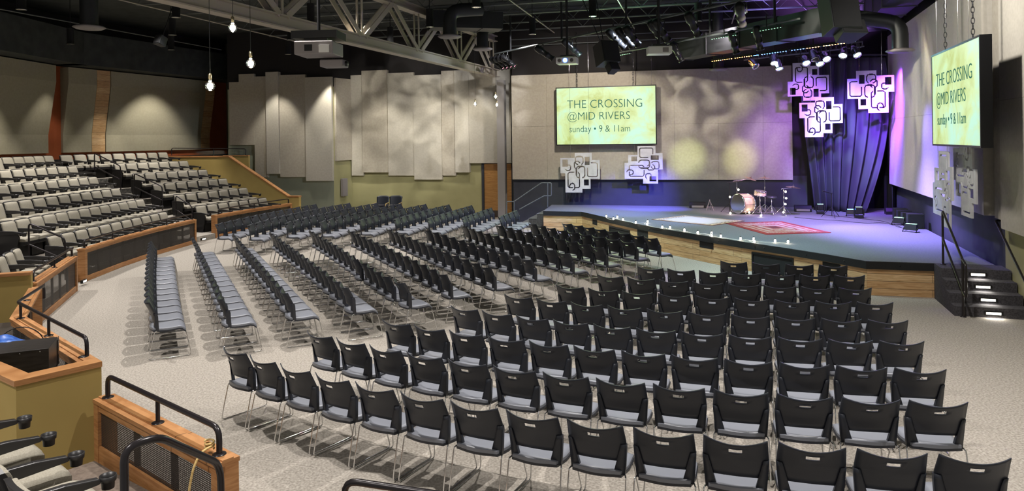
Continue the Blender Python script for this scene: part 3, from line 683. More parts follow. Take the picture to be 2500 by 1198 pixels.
# ================================================================== TIERS ON THE LEFT
XR = [-10.68, -11.66, -12.48, -13.5, -14.4, -15.36]; NR = [-17.9, -18.88, -19.88, -20.85, -21.85, -22.85]; RISE = 0.35; Z1 = 0.17
def tz(k): return Z1 + RISE * k
def rline(n, x=None):
    """point of the right section's line at distance n"""
    return None
NB = Vector((0.946, -0.326))
def xy_on(n, x): return (x, (0.946 * x - n) / 0.326)
def endright(n, yw=28.05):
    # meet the sloped wall line running from (-8.35,28.0) along -NB
    s = (0.946 * -8.35 - 0.326 * 28.0) - n
    return (-8.35 - 0.946 * s, 28.0 + 0.326 * s)
for k in range(6):
    xf = -9.98 if k == 0 else XR[k] + 0.74; nf = -17.0 if k == 0 else NR[k] + 0.74
    xb = -16.25 if k == 5 else XR[k + 1] + 0.74
    if k == 5: poly = [(xf, 15.4 - 0), (xf, (0.946 * xf - nf) / 0.326), endright(nf), (-13.7, 30.0), (-14.4, 30.6), (-16.2, 25.6), (-16.2, 15.4)]
    else:
        nb = NR[k + 1] + 0.74; poly = [(xf, 15.4), (xf, (0.946 * xf - nf) / 0.326), endright(nf), endright(nb), (xb, (0.946 * xb - nb) / 0.326), (xb, 15.4)]
    if k == 0: poly = [(-8.47, 12.3), (-9.62, 15.45), (-10.0, 16.5), (-10.22, 19.3), (-10.16, 21.0), (-10.10, 22.4), (-9.80, 23.65), (-9.55, 25.6), (-8.85, 27.85), endright(NR[1] + 0.74), (XR[1] + 0.74, (0.946 * (XR[1] + 0.74) - NR[1] - 0.74) / 0.326), (XR[1] + 0.74, 12.2)]
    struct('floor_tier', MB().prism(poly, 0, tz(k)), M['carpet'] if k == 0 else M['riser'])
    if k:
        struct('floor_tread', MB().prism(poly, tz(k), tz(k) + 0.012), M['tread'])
struct('dark_backing_left', MB().box(0, seglen((-16.3, 12.0), LB), -0.03, -0.002, 1.9, 2.62), M['black'], T=wallframe((-16.3, 12.0), LB))  # added black strip, keeps the gaps under the top-row seats dark
struct('dark_backing_left_bend', MB().box(0, seglen(LB, LC), -0.03, -0.002, 1.9, 2.62), M['black'], T=wallframe(LB, LC))  # same added black strip along the bend
# continuation of the tiers off to the left
for k in range(1, 6):
    xf = XR[k] + 0.74; struct('floor_tier', MB().box(-16.25, xf, 12.2, 15.4, 0, tz(k)), M['riser'])
# half steps in the aisles
for k in range(1, 6):
    n = NR[k] + 0.74; x = XR[k] + 0.74; y0 = [0, 22.95, 23.15, 23.6, 23.85, 24.3][k]
    zt = tz(k) - RISE / 2; d = 0.36
    p0 = (x, y0); p1 = (x, (0.946 * x - n) / 0.326)
    en = {1: 1.0, 2: 1.0, 3: 0.9, 4: 0.9, 5: 0.0}[k]; p2 = (p1[0] + 0.326 * en, p1[1] + 0.946 * en)
    if k == 5: p2 = (p1[0] + 0.1, p1[1] + 0.3)
    q0 = (x + d, y0); q1 = (x + d, (0.946 * (x + d) - n - d) / 0.326); q2 = (p2[0] + 0.946 * d, p2[1] - 0.326 * d)
    pl = [p0, p1, p2, q2, q1, q0]
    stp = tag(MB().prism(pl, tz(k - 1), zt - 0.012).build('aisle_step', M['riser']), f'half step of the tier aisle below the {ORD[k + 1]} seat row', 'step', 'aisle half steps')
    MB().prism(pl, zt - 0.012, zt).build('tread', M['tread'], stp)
s1 = tag(MB().box(XR[1] + 0.74, XR[1] + 1.1, 14.6, 15.9, Z1, Z1 + 0.163).build('aisle_step', M['riser']), 'half step at the foot of the left tier handrail', 'step', 'aisle half steps')
MB().box(XR[1] + 0.74, XR[1] + 1.1, 14.6, 15.9, Z1 + 0.163, Z1 + 0.175).build('tread', M['tread'], s1)
for (x, y, a) in ((1, 0, 0),):
    pass
for px_, py_, nm in ((497, 583, 'between the two long oak-framed panels'), (205, 686, 'between the two left oak-framed panels')):
    p = gp(px_, py_, 0.09); v = Vector((5.3, 18.2)) - Vector((p.x, p.y))
    o = MB().box(-0.11, 0.11, -0.02, 0.03, -0.035, 0.035).build('step_light', M['blackm'], loc=p, rz=atan2(v.y, v.x) + pi / 2)
    tag(o, f'small lit step light in the tier riser {nm}', 'step light')
    MB().box(-0.08, 0.08, -0.022, -0.019, -0.02, 0.02).build('light_lens', M['steplight'], o)
    MB().box(-0.08, 0.08, 0.030, 0.032, -0.02, 0.02).build('light_lens', M['steplight'], o)

# ------------------------------------------------------------------ theatre seats
def seat_proto(name, both):
    t = thing(name, 'theatre seat', 'theatre seat')
    def bk(u, v, off, bul=0.0):
        x = (u * 2 - 1) * (0.245 - 0.012 * v); y = -0.085 - 0.13 * v + 0.028 * (2 * u - 1) ** 2 - off
        rr = 0.03 * abs(2 * u - 1) ** 8
        return (x, y + bul * (1 - (2 * u - 1) ** 4) * (1 - (2 * v - 1) ** 6), 0.40 + 0.46 * v - (rr if v > .9 else 0))
    MB().grid(lambda u, v: bk(u * .94 + .03, v * .95 + .02, 0.0, 0.035), 8, 8, True, lambda u, v: bk(u * .94 + .03, v * .95 + .02, 0.03)).build('back_cushion', M['beige_fab'], t)
    MB().grid(lambda u, v: bk(u, v * 1.38 - 0.37, 0.02), 8, 10, True, lambda u, v: bk(u, v * 1.38 - 0.37, 0.055)).build('back_shell', M['seat_black'], t)
    def sc(u, v, top):
        x = (u * 2 - 1) * 0.225; y = -0.08 + 0.44 * v
        z = 0.425 + 0.075 * (1 - (2 * v - 1.1) ** 4 / 1.46) * (1 - 0.5 * (2 * u - 1) ** 4) if top else 0.40
        return (x, y, z + (0.0 if not top else 0.0))
    MB().grid(lambda u, v: sc(u, v, True), 6, 10, True, lambda u, v: sc(u, v, False)).build('seat_cushion', M['beige_fab'], t)
    MB().extr([(-0.23, -0.08, 0.40), (-0.23, 0.365, 0.40), (-0.23, 0.365, 0.345), (-0.23, 0.28, 0.30), (-0.23, -0.06, 0.30)], (0.46, 0, 0)).build('seat_pan', M['seat_black'], t)
    MB().box(-0.20, 0.20, -0.02, 0.16, 0.0, 0.30).build('pedestal', M['seat_black'], t)
    for s in ((-1, 1) if both else (-1,)):
        x = s * 0.28; pr = [(-0.16, 0), (-0.20, 0.30), (-0.21, 0.61), (-0.02, 0.60), (0.02, 0.42), (0.04, 0.30), (0.08, 0.0)] if s < 0 else [(-0.12, 0), (-0.20, 0.30), (-0.21, 0.61), (0.22, 0.59), (0.27, 0.50), (0.20, 0.25), (0.14, 0.0)]
        MB().extr([(x - 0.02, a, b) for a, b in pr], (0.04, 0, 0)).build('side_standard', M['seat_black'], t)
        a = MB().extr([(x - 0.028, -0.21, 0.665), (x - 0.028, 0.10, 0.655), (x - 0.028, 0.31, 0.625), (x - 0.028, 0.32, 0.60), (x - 0.028, 0.31, 0.585), (x - 0.028, 0.0, 0.57), (x - 0.028, -0.21, 0.56)], (0.056, 0, 0)).build('armrest', M['seat_black'], t, bevel=0.008)
        MB().lathe([(0.0, 0.535), (0.040, 0.535), (0.043, 0.58), (0.052, 0.585), (0.055, 0.622), (0.049, 0.622), (0.045, 0.585), (0.037, 0.57), (0.036, 0.545), (0.0, 0.543)], 18, Matrix.Translation((x, 0.372, 0))).build('cup_holder', M['seat_black'], a)
    return t
seatA = seat_proto('theatre_seat', False); seatB = seat_proto('theatre_seat', True); KIDS = tree(None)
su = {'A': False, 'B': False}
def put_seat(corner, z, ang, label, grp, both=False, roff=0.25):
    c, s = cos(ang), sin(ang); lx, ly = roff, 0.215
    x = corner[0] + lx * c - ly * s; y = corner[1] + lx * s + ly * c
    key = 'B' if both else 'A'; src = seatB if both else seatA
    if not su[key]:
        src.location = (x, y, z); src.rotation_euler.z = ang; src['label'] = label; src['group'] = grp; su[key] = True
    else: dup(src, KIDS, (x, y, z), ang, label, grp)
def seat_row(P, Q, pxa, pxb, n, z, rn, sec, ang=None, bothfirst=True):
    sa, _ = coord(pxa, 480, P, Q); sb, _ = coord(pxb, 480, P, Q)
    a = atan2(Q[1] - P[1], Q[0] - P[0]) + pi if ang is None else ang
    for k in range(n):
        p = linpt(P, Q, sa + (sb - sa) * k / (n - 1))
        kn = 'leftmost' if k == 0 else ('rightmost' if k == n - 1 else ORD[k + 1] + ' from left')
        put_seat(p, z, a, f'beige theatre seat, {kn}, {rn}, {sec} tier section', f'theatre seats of the {sec} tier section', bothfirst and k == 0)
RN = ['front row', 'second row up', 'third row up', 'fourth row up', 'fifth row up', 'top row']
q3 = lambda v: v / 2.994
LDEF = [(430, 1210, 11), (100, 1043, 13), (12, 868, 11), (-50, 705, 10), (-22, 557, 8), (8, 385, 6)]
RDEF = [(1500, 1945, 7), (1345, 1805, 7), (1193, 1658, 7), (1050, 1513, 7), (915, 1375, 7), (530, 1225, 9)]
for k in range(6):
    x = XR[k]; a, b, n = LDEF[k]; tilt = 0.02 * 0
    seat_row((x, 12.0), (x - 0.15, 25.0), q3(a), q3(b), n, tz(k) + (0.012 if k else 0), RN[k], 'left', bothfirst=k in (0, 1))
    P = ((0.326 * 24 + NR[k]) / 0.946, 24.0); Q = ((0.326 * 32 + NR[k]) / 0.946, 32.0)
    a, b, n = RDEF[k]; seat_row(P, Q, q3(a), q3(b), n, tz(k) + (0.012 if k else 0), RN[k], 'right')
for k, p in enumerate([(-9.83, 13.80), (-10.04, 14.33), (-10.25, 14.85)]):
    put_seat(p, Z1, atan2(1.05, -0.42) + pi, f'beige theatre seat, {["leftmost", "middle", "rightmost"][k]} of three behind the yellow booth wall', 'theatre seats behind the booth wall')

# ================================================================== OAK-FRAMED FRONTS AND BOOTH
def band(pts, w0, w1):
    """outline of a strip along pts between the offsets w0 and w1 (positive = left of travel)"""
    def off(d):
        out = []
        for i in range(len(pts)):
            a = Vector(pts[max(i - 1, 0)]); b = Vector(pts[i]); c = Vector(pts[min(i + 1, len(pts) - 1)])
            n1 = (b - a).normalized() if i else (c - b).normalized(); n2 = (c - b).normalized() if i < len(pts) - 1 else n1
            n = Vector((-(n1.y + n2.y), n1.x + n2.x)); n.normalize(); k = 1 / max(0.4, n.dot(Vector((-n1.y, n1.x))))
            out.append((b.x + n.x * d * k, b.y + n.y * d * k))
        return out
    return off(w1) + off(w0)[::-1]
def tolocal(pts, T):
    I = T.inverted(); return [tuple((I @ Vector((p[0], p[1], 0)))[:2]) for p in pts]
def oakfront(label, pts, zt=0.75, rails=None, zf=0.0, posts=3):
    T = wallframe(pts[0], pts[-1]); lp = tolocal(pts, T); L = lp[-1][0]
    t = thing('oak_framed_front', label, 'balustrade panel', (pts[0][0], pts[0][1], 0), atan2(pts[-1][1] - pts[0][1], pts[-1][0] - pts[0][0]))
    MB().prism(band(lp, -0.02, 0.17), zt - 0.035, zt).build('top_board', M['oak'], t)
    MB().prism(band(lp, 0.03, 0.12), zt, zt + 0.012).build('top_strip', M['oak'], t)
    MB().prism(band(lp, -0.005, 0.05), zt - 0.10, zt - 0.035).build('upper_rail', M['oak'], t)
    MB().prism(band(lp, -0.005, 0.05), 0.0, 0.115 + zf).build('bottom_rail', M['oak'], t)
    for x0, x1 in ((0, 0.09), (L - 0.09, L)):
        MB().box(x0, x1, -0.012, 0.16, 0.0, zt - 0.036).build('end_post', M['oak'], t)
    mid = [p for p in lp]; mid[0] = (0.09, mid[0][1]); mid[-1] = (L - 0.09, mid[-1][1])
    MB().prism(band(mid, 0.018, 0.021), 0.115 + zf, zt - 0.10).build('perforated_sheet', M['perf'], t)
    nb = max(2, int(L / 0.62))
    for k in range(1, nb):
        x = 0.09 + (L - 0.18) * k / nb
        yy = 0
        for i in range(len(lp) - 1):
            if lp[i][0] <= x <= lp[i + 1][0]: yy = lp[i][1] + (lp[i + 1][1] - lp[i][1]) * (x - lp[i][0]) / (lp[i + 1][0] - lp[i][0])
        MB().box(x - 0.035, x + 0.035, yy + 0.03, yy + 0.06, 0.115 + zf, zt - 0.10).build('stud', M['blackm'], t)
    if rails:
        a, b, zr = rails; A = T @ Vector((a, 0.075, zt + 0.012)); 
        r = thing('guard_rail', label.replace('oak-framed perforated front', 'black tubular guard rail on the oak board'), 'handrail', tuple(A), t.rotation_euler.z)
        Lr = b - a; path = [(0, 0, 0.0), (0, 0, zr)]
        for p in lp[1:-1]: path.append((p[0] - a, p[1], zr))
        yb = 0.0; path += [(Lr, yb, zr), (Lr, yb, 0.0)]
        MB().tube(path, 0.022, 12, rad=0.10).build('rail_tube', M['rail'], r)
        for k in range(posts):
            x = Lr * k / (posts - 1)
            yy = 0
            for i in range(len(lp) - 1):
                if lp[i][0] <= x + a <= lp[i + 1][0] + 1e-6: yy = lp[i][1] + (lp[i + 1][1] - lp[i][1]) * (x + a - lp[i][0]) / (lp[i + 1][0] - lp[i][0])
            if 0 < k < posts - 1: MB().tube([(x, yy, 0), (x, yy, zr)], 0.018, 12).build('post', M['rail'], r)
            MB().lathe([(0.0, 0.014), (0.03, 0.012), (0.05, 0.006), (0.052, 0.0)], 18, Matrix.Translation((x, yy, 0))).build('flange', M['rail'], r)
    return t
oakfront('oak-framed perforated front before the left tier section, longest of all', [(-9.80, 16.38), (-10.0, 18.3), (-10.06, 20.3), (-9.95, 22.5)], rails=(0.12, 6.0, 0.17), posts=5)
oakfront('oak-framed perforated front before the right tier section', [(-9.80, 23.6), (-9.35, 25.6), (-8.62, 27.95)], rails=(0.25, 4.4, 0.17), posts=3)
oakfront('oak-framed perforated front right of the far yellow booth wall', [(-8.27, 12.40), (-9.38, 15.40)], rails=(0.15, 3.1, 0.17), posts=3)
oakfront('oak-framed perforated front of the booth with the black box', [(-8.1, 12.0), (-6.95, 9.9), (-4.70, 7.80)], rails=(1.2, 5.15, 0.20), posts=4)
oakfront('oak-framed perforated front nearest the camera at lower left', [(-3.93, 6.70), (-2.20, 5.30)], zt=0.76, rails=(0.10, 2.10, 0.20), zf=0.22, posts=3)
oakfront('oak-framed perforated front at the bottom edge, only its rail showing', [(-1.22, 4.55), (1.6, 3.65)], zt=0.74, rails=(0.10, 2.8, 0.21), posts=3)
def lowwall(label, pts, z, w=0.13, z0=0.0, cap=0.05):
    T = wallframe(pts[0], pts[-1]); lp = tolocal(pts, T)
    t = thing('partition_wall', label, 'low wall', (pts[0][0], pts[0][1], 0), atan2(pts[-1][1] - pts[0][1], pts[-1][0] - pts[0][0]))
    MB().prism(band(lp, 0, w), z0, z - cap).build('wall_body', M['mustard'], t)
    MB().prism(band(lp, -0.02, w + 0.02), z - cap, z).build('oak_cap', M['oak'], t)
    return t
lowwall('yellow low wall with oak cap around the booth nearest the camera', [(-6.2, 7.60), (-4.71, 6.56), (-4.43, 6.36), (-3.98, 6.90)], 1.05)
lowwall('yellow low wall with oak cap behind the booth at left edge', [(-10.4, 11.35), (-8.22, 12.20)], 0.98)
struct('floor_booth', MB().prism([(-6.2, 7.75), (-4.6, 6.75), (-4.15, 7.1), (-4.75, 7.9), (-6.9, 9.95), (-8.05, 12.0), (-10.3, 11.4)], 0, 0.2), M['booth_in'])
# things in the booth
fa = Vector((-0.38, -0.24)).normalized(); ang = atan2(-fa.y, -fa.x)
bx = thing('equipment_box', 'black stained plywood box with riveted edge in the booth', 'box', (-4.94, 7.60, 0.68), R(23))
MB().box(-0.60, 0, 0, 0.50, 0, 0.30).build('box_body', M['woodblack'], bx, bevel=0.004)
MB().extr([(0.004, 0.0, 0.0), (0.004, 0.50, 0.0), (0.004, 0.50, 0.305), (0.004, 0.46, 0.27), (0.004, 0.46, 0.0)], (0.006, 0, 0)).build('edge_trim', M['blackm'], bx)
for k, zz in enumerate((0.04, 0.11, 0.18, 0.25)):
    MB().lathe([(0, 0.004), (0.006, 0.003), (0.007, 0)], 8, Matrix.Translation((0.010, 0.48, zz)) @ Matrix.Rotation(R(90), 4, 'Y')).build('rivet', M['chrome'], bx)
for k, xx in enumerate((-0.08, -0.26, -0.46)):
    MB().lathe([(0, 0.003), (0.005, 0.002), (0.006, 0)], 8, Matrix.Translation((xx, 0.0, 0.275)) @ Matrix.Rotation(R(90), 4, 'X')).build('rivet', M['chrome'], bx)
dk = thing('booth_desk', 'dark desk under the black box in the booth', 'desk', (-5.10, 7.70, 0.2), R(23))
MB().box(-0.65, 0.10, 0.0, 0.36, 0.44, 0.48).build('desk_top', M['booth_in'], dk); MB().box(-0.55, 0.05, 0.04, 0.32, 0, 0.44).build('desk_body', M['booth_in'], dk)
def clothf(u, v):
    x = (u - 0.5) * 0.55; y = (v - 0.5) * 0.5
    return (x, y, 0.16 * cos(x * 4.2) * cos(y * 4) + 0.018 * sin(18 * x + 7 * y) + 0.012 * sin(25 * y - 9 * x))
cl = MB().grid(clothf, 26, 24, True, lambda u, v: tuple(a - b for a, b in zip(clothf(u, v), (0, 0, 0.006)))).build('blue_cloth', M['blue_cloth'], loc=(-5.72, 7.95, 0.84), rz=0.5)
tag(cl, 'crumpled shiny blue cloth at the left edge beside the black box', 'cloth')
hp = tag(MB().tube([(0.24 * cos(a * pi / 16), 0, 0.24 * sin(a * pi / 16)) for a in range(33)], 0.006, 6).build('hoop', M['blackm'], loc=(-5.80, 8.42, 0.76), rz=0.35), 'thin black hoop standing behind the blue cloth', 'hoop')

# ------------------------------------------------------------------ near seats, tier and rails at lower left
CX0, CY0 = 5.3, 18.2
def pol(r, deg): return (CX0 + r * cos(R(deg)), CY0 + r * sin(R(deg)))
arc = [231.9 + i * (242.5 - 231.9) / 6 for i in range(7)]
NT = 0.25
struct('floor_near_tier', MB().prism([pol(14.82, a) for a in arc] + [pol(16.35, a) for a in arc[::-1]], 0, NT), noisy('brown_tier_carpet', (0.13, 0.10, 0.08), (0.19, 0.15, 0.12), 30, 0.95, 4))
struct('floor_near_tier', MB().prism([pol(16.35, a) for a in arc] + [pol(17.4, a) for a in arc[::-1]], 0, 0.6), M['riser'])
fd = Vector((0.636, 0.772)); rd = Vector((0.772, -0.636)); C0_ = Vector((-4.09, 5.97))
for k in range(5):
    c_ = C0_ + rd * (0.56 * k + 0.28) - fd * 0.372
    nm = ['leftmost', 'second', 'third', 'fourth', 'fifth'][k]
    dup(seatA, KIDS, (c_.x, c_.y, NT), atan2(rd.y, rd.x), f'large beige theatre seat seen from behind, {nm} from left, nearest row at lower left', 'near theatre seats')
# aisle rail closest to the camera
A1 = Vector((-1.93, 3.70, 1.60)); A2 = Vector((-1.80, 4.36, 1.18))
rail('aisle_handrail', 'thick black handrail loop nearest the camera at lower left', [[Vector((-1.98, 3.62, 0.6)), Vector((-1.98, 3.62, 1.60)), A1 + Vector((0.06, 0.05, 0.0)), A2, Vector((-1.79, 4.38, 0.02))]], r=0.021, rad=0.10)
# rope tied around the rail end
rp = thing('rope', 'straw coloured rope knotted round the guard rail post', 'rope', (-2.33, 5.45, 0.78))
pts = [(0.032 * cos(t), 0.032 * sin(t), 0.03 + 0.004 * t) for t in [i * 0.5 for i in range(0, 34)]]
MB().tube(pts, 0.008, 6).build('rope_coil', M['rope'], rp)
MB().tube([(0.03, -0.02, 0.06), (-0.02, -0.11, 0.05), (-0.05, -0.17, -0.04), (-0.075, -0.19, -0.20), (-0.09, -0.20, -0.50)], 0.009, 6, rad=0.06).build('rope_tail', M['rope'], rp)

# ------------------------------------------------------------------ sloped mustard wall and upper guard
SP, SQ = (-8.35, 28.0), (-8.35 - 0.946 * 6.8, 28.0 + 0.326 * 6.8)
sw_ = thing('sloped_wall', 'mustard wall with sloping oak cap closing the tiers on the right', 'low wall', (SQ[0], SQ[1], 0), atan2(SP[1] - SQ[1], SP[0] - SQ[0]))
LS = 6.8; prof = [(LS, 1.03), (LS - 0.50, 1.03), (LS - 3.35, 2.61), (0, 2.61)]
MB().extr([(LS, 0, 0)] + [(x, 0, z - 0.04) for x, z in prof] + [(0, 0, 0)], (0, 0.14, 0)).build('wall_body', M['mustard'], sw_)
MB().extr([(x, -0.03, z) for x, z in prof] + [(x, -0.03, z - 0.05 + (0 if i not in (1,) else 0)) for i, (x, z) in list(enumerate(prof))[::-1]], (0, 0.20, 0)).build('oak_cap', M['oak'], sw_)
lowwall('short yellow wall with thin oak cap behind the sloped wall', [(-12.1, 30.0), (-11.0, 29.9)], 2.62, z0=0, cap=0.03)
gpx = [at(419, 379, 30.3), at(419, 361.5, 30.3), at(600, 363, 30.0), at(600, 381, 30.0)]
gr = rail('guard_rail', 'dark guard rail with glass above the top row at the far wall', [gpx, [at(522, 380, 30.15), at(522, 362, 30.15)]], r=0.018, rad=0.08)
gl = MB().extr([gpx[0] - gpx[0] + Vector((0.1, 0, 0.03)), gpx[1] - gpx[0] + Vector((0.1, 0, -0.06)), gpx[2] - gpx[0] + Vector((-0.1, 0, -0.06)), gpx[3] - gpx[0] + Vector((-0.1, 0, 0.03))], (0, 0.01, 0)).build('glass_pane', M['glass'], gr)

# aisle handrails in the tiers
def arail(label, P, Q, a, b, za, zb):
    """a,b = picture points of the upper and lower bend on the vertical plane P-Q; za,zb = floor heights"""
    A = onp(*a, P, Q); B = onp(*b, P, Q); d = (B - A); m = 0.47
    return rail('aisle_handrail', label, [[Vector((A.x, A.y, za)), A, B, Vector((B.x, B.y, zb))], [A - Vector((0, 0, m)), B - Vector((0, 0, m))]], r=0.02, rad=0.10)
AP, AQ = (-10.0, 23.6), (-14.8, 25.26)
arail('uppermost of the three black handrails in the right tier aisle', AQ, AP, (230.5, 374), (294, 405), tz(5), tz(4))
arail('middle of the three black handrails in the right tier aisle', AQ, AP, (328, 423), (396, 455), tz(3), tz(2))
arail('lowest of the three black handrails in the right tier aisle', AQ, AP, (429, 477), (469, 504), tz(1), tz(0))
arail('black handrail left of the left tier section', (-12, 15.9), (-9.8, 15.75), (70, 544), (158.6, 582), tz(1), tz(0))

# two black chairs against the olive wall
def wallchair(px, label):
    p = at(px, 500, 28.3); t = thing('conference_chair', label, 'chair', (p.x, p.y, 0), R(172), 'black chairs by the olive wall')
    def bf(u, v, o):
        x = (2 * u - 1) * (0.26 - 0.03 * (1 - v)); return (x, -0.20 - 0.12 * v - 0.05 * (1 - (2 * u - 1) ** 2) - o, 0.48 + 0.47 * v - 0.05 * abs(2 * u - 1) ** 4 * v)
    MB().grid(lambda u, v: bf(u, v, 0), 10, 8, True, lambda u, v: bf(u, v, 0.05)).build('backrest', M['plastic'], t)
    MB().box(-0.25, 0.25, -0.22, 0.25, 0.40, 0.47).build('seat', M['plastic'], t, bevel=0.02)
    for s in (-1, 1):
        MB().tube([(s * .27, -.30, 0.0), (s * .27, -.22, .68), (s * .27, .2, .66), (s * .27, .25, 0)], 0.015, 8, rad=0.06).build('leg', M['bamboo'], t)
    MB().box(-0.24, 0.24, 0.24, 0.26, 0.62, 0.64).build('front_bar', M['greyp'], t)
wallchair(929, 'left of two black chairs against the olive wall'); wallchair(961, 'right of two black chairs against the olive wall')

# ================================================================== ROOF STEEL
tA, tB = Vector((-0.55, 27.3, 0)), Vector((-7.3, 7.6, 0)); TL = (tB - tA).length; td = (tB - tA).normalized()
tr = thing('roof_truss', 'large beige steel truss crossing the ceiling to the grey column', 'truss', (tB.x, tB.y, 0), atan2((tA - tB).y, (tA - tB).x))
def ibeam(x0, x1, z0, z1, wd, tk=0.03):
    return MB().extr([(x0, -wd / 2, z0), (x0, wd / 2, z0), (x0, wd / 2, z0 + tk), (x0, 0.015, z0 + tk), (x0, 0.015, z1 - tk), (x0, wd / 2, z1 - tk), (x0, wd / 2, z1), (x0, -wd / 2, z1), (x0, -wd / 2, z1 - tk), (x0, -0.015, z1 - tk), (x0, -0.015, z0 + tk), (x0, -wd / 2, z0 + tk)], (x1 - x0, 0, 0))
ibeam(0, TL, 5.50, 5.78, 0.26).build('bottom_chord', M['truss'], tr); ibeam(0, TL - 0.2, 6.82, 7.04, 0.26).build('top_chord', M['truss'], tr)
ysx = lambda Y: TL - (27.3 - Y) / abs(td.y)
low = [ysx(Y) for Y in (26.8, 23.9, 20.9, 17.9, 14.9, 11.9, 8.9)]
for i, x in enumerate(low):
    for s in (-1, 1):
        MB().box(x - 0.035, x + 0.035, s * 0.07 - 0.012, s * 0.07 + 0.012, 5.78, 6.82).build('vertical', M['truss'], tr)
    for dx in (-1.55, 1.55):
        if x + dx > TL - 0.1: continue
        for s in (-1, 1):
            p0 = Vector((x + (0.12 if dx > 0 else -0.12), s * 0.085, 5.76)); p1 = Vector((x + dx, s * 0.085, 6.84)); dd = (p1 - p0).normalized(); nn = Vector((-dd.z, 0, dd.x)) * 0.07
            MB().extr([p0 + nn, p1 + nn, p1 - nn, p0 - nn], (0, s * 0.03, 0)).build('diagonal', M['truss'], tr)
# bar joists
JL0, JL1 = -17.2, 13.4
for i, qv in enumerate([15.4, 17.0, 18.6, 20.22, 21.86, 23.5, 25.1]):
    n = Vector((0.25, 0.968)); o = n * qv
    def lim(s): return o.x + s * 0.968, o.y - s * 0.25
    s1 = -0.6 + (8.6 + 0.331 * (o.y - 11.87) - o.x) / (0.968 + 0.331 * 0.25); s0 = -15.3 - (0 if qv < 24 else -0.2)
    j = thing('bar_joist', f'dark open-web roof joist, {ORD[7 - i]} from the wall behind the stage', 'joist', (o.x, o.y, 0), atan2(-0.25, 0.968))
    MB().box(s0, s1, -0.05, 0.05, 7.05, 7.085).build('bottom_chord', M['joist'], j); MB().box(s0, s1, -0.05, 0.05, 7.72, 7.79).build('top_chord', M['joist'], j)
    n_ = int((s1 - s0) / 0.62); zz = [(s0 + (s1 - s0) * k / n_, 0, 7.08 if k % 2 == 0 else 7.73) for k in range(n_ + 1)]
    MB().tube(zz, 0.016, 5).build('web', M['joist'], j)
for i, (sx_, nm) in enumerate(((-12, 'far left'), (-8, 'left'), (1.6, 'middle'), (4.4, 'right of middle'), (7.6, 'right'), (10.2, 'far right'))):
    a = Vector((sx_, 0, 0)); 
    p0 = Vector((sx_, 26.6 - 0.26 * sx_, 7.0)); p1 = p0 - Vector((0.25, 0.968, 0)) * 13
    tag(MB().tube([p0 - p0, p1 - p0], 0.02, 6).build('conduit', M['truss'] if 0 < i < 5 else M['joist'], loc=p0), f'thin ceiling conduit running across the joists, {nm}', 'conduit')
for z, nm in ((6.86, 'upper'), (6.62, 'lower')):
    P, Q = linpt(BP, BQ, 0.1), linpt(BP, BQ, 9.6)
    tag(MB().tube([(0, 0, 0), (Q[0] - P[0], Q[1] - P[1], 0)], 0.022, 6).build('pipe', M['joist'], loc=(P[0] - 0.1, P[1] - 0.35, z)), f'{nm} pipe running along the black wall above the stage panel', 'pipe')

# ------------------------------------------------------------------ ducts, cans, bulbs
def diffuser(px, py, z, dia, label, elbow=None):
    p = at(px, py, 1); k = FPX * (CAMH - z) / uw(px, py)[1]; p = at(px, py, k)
    t = thing('round_diffuser', label, 'air diffuser', (p.x, p.y, p.z))
    r = dia / 2
    MB().lathe([(0.0, 0.02), (r * .25, 0.0), (r * .3, 0.02), (r * .55, -0.02), (r * .6, 0.0), (r * .8, -0.01), (r, 0.03), (r * .9, 0.06), (r * .55, 0.09)], 28).build('diffuser_cone', M['greyp'], t)
    if elbow:
        MB().tube([(0, 0, 0.08), (0, 0, elbow[3]), (elbow[0], elbow[1], elbow[3] + elbow[2])], r * .56, 18, rad=0.5).build('duct_elbow', M['duct'], t)
    else: MB().tube([(0, 0, 0.08), (0, 0, 7.75 - p.z)], r * .56, 18).build('duct_drop', M['duct'], t)
    return t
diffuser(1098, 92, 6.0, 0.68, 'round ceiling diffuser with dark duct drop, left of the pair behind the truss', (0.9, 0.3, 0.1, 0.75))
diffuser(1178, 122, 6.0, 0.66, 'round ceiling diffuser right of the pair above the truss end', (0.3, 0.6, 0.1, 0.7))
diffuser(1754, 172, 5.35, 0.62, 'round diffuser hanging under the amber light bar')
diffuser(2198, 127, 5.25, 0.70, 'round diffuser with ribbed elbow above the curtain at right', (-1.6, 1.2, 0.5, 0.75))
diffuser(218, 70, 6.0, 0.74, 'round diffuser in the dark ceiling above the left tiers')
def boxthing(name, label, cat, c, sx, sy, sz, rz, m, part='duct_body'):
    t = thing(name, label, cat, c, rz); MB().box(-sx / 2, sx / 2, -sy / 2, sy / 2, -sz / 2, sz / 2).build(part, m, t); return t
a = at(1108, 83, 21.5); b = at(1170, 83, 23.5)
def ductrun(label, a, b, w_, h_):
    v = b - a; t = thing('rectangular_duct', label, 'duct', tuple(a), atan2(v.y, v.x)); L = hypot(v.x, v.y)
    MB().box(0, L, -w_ / 2, w_ / 2, -h_ / 2, h_ / 2).build('duct_body', M['duct'], t)
    for k in range(0, int(L / 1.5) + 1): MB().box(k * 1.5, k * 1.5 + 0.03, -w_ / 2 - 0.02, w_ / 2 + 0.02, -h_ / 2 - 0.02, h_ / 2 + 0.02).build('duct_flange', M['duct'], t)
ductrun('rectangular dark duct above the diffuser pair', Vector((-2.4, 21.2, 6.68)), Vector((-0.3, 21.7, 6.68)), 0.7, 0.5)
ductrun('long dark rectangular duct above the coloured light bar', at(1672, 122, 23.2), at(2060, 66, 17.2), 0.6, 0.62)
ductrun('dark duct running along the top of the right wall', Vector((11.4, 22.6, 6.75)), Vector((7.3, 10.5, 6.75)), 0.8, 0.7)
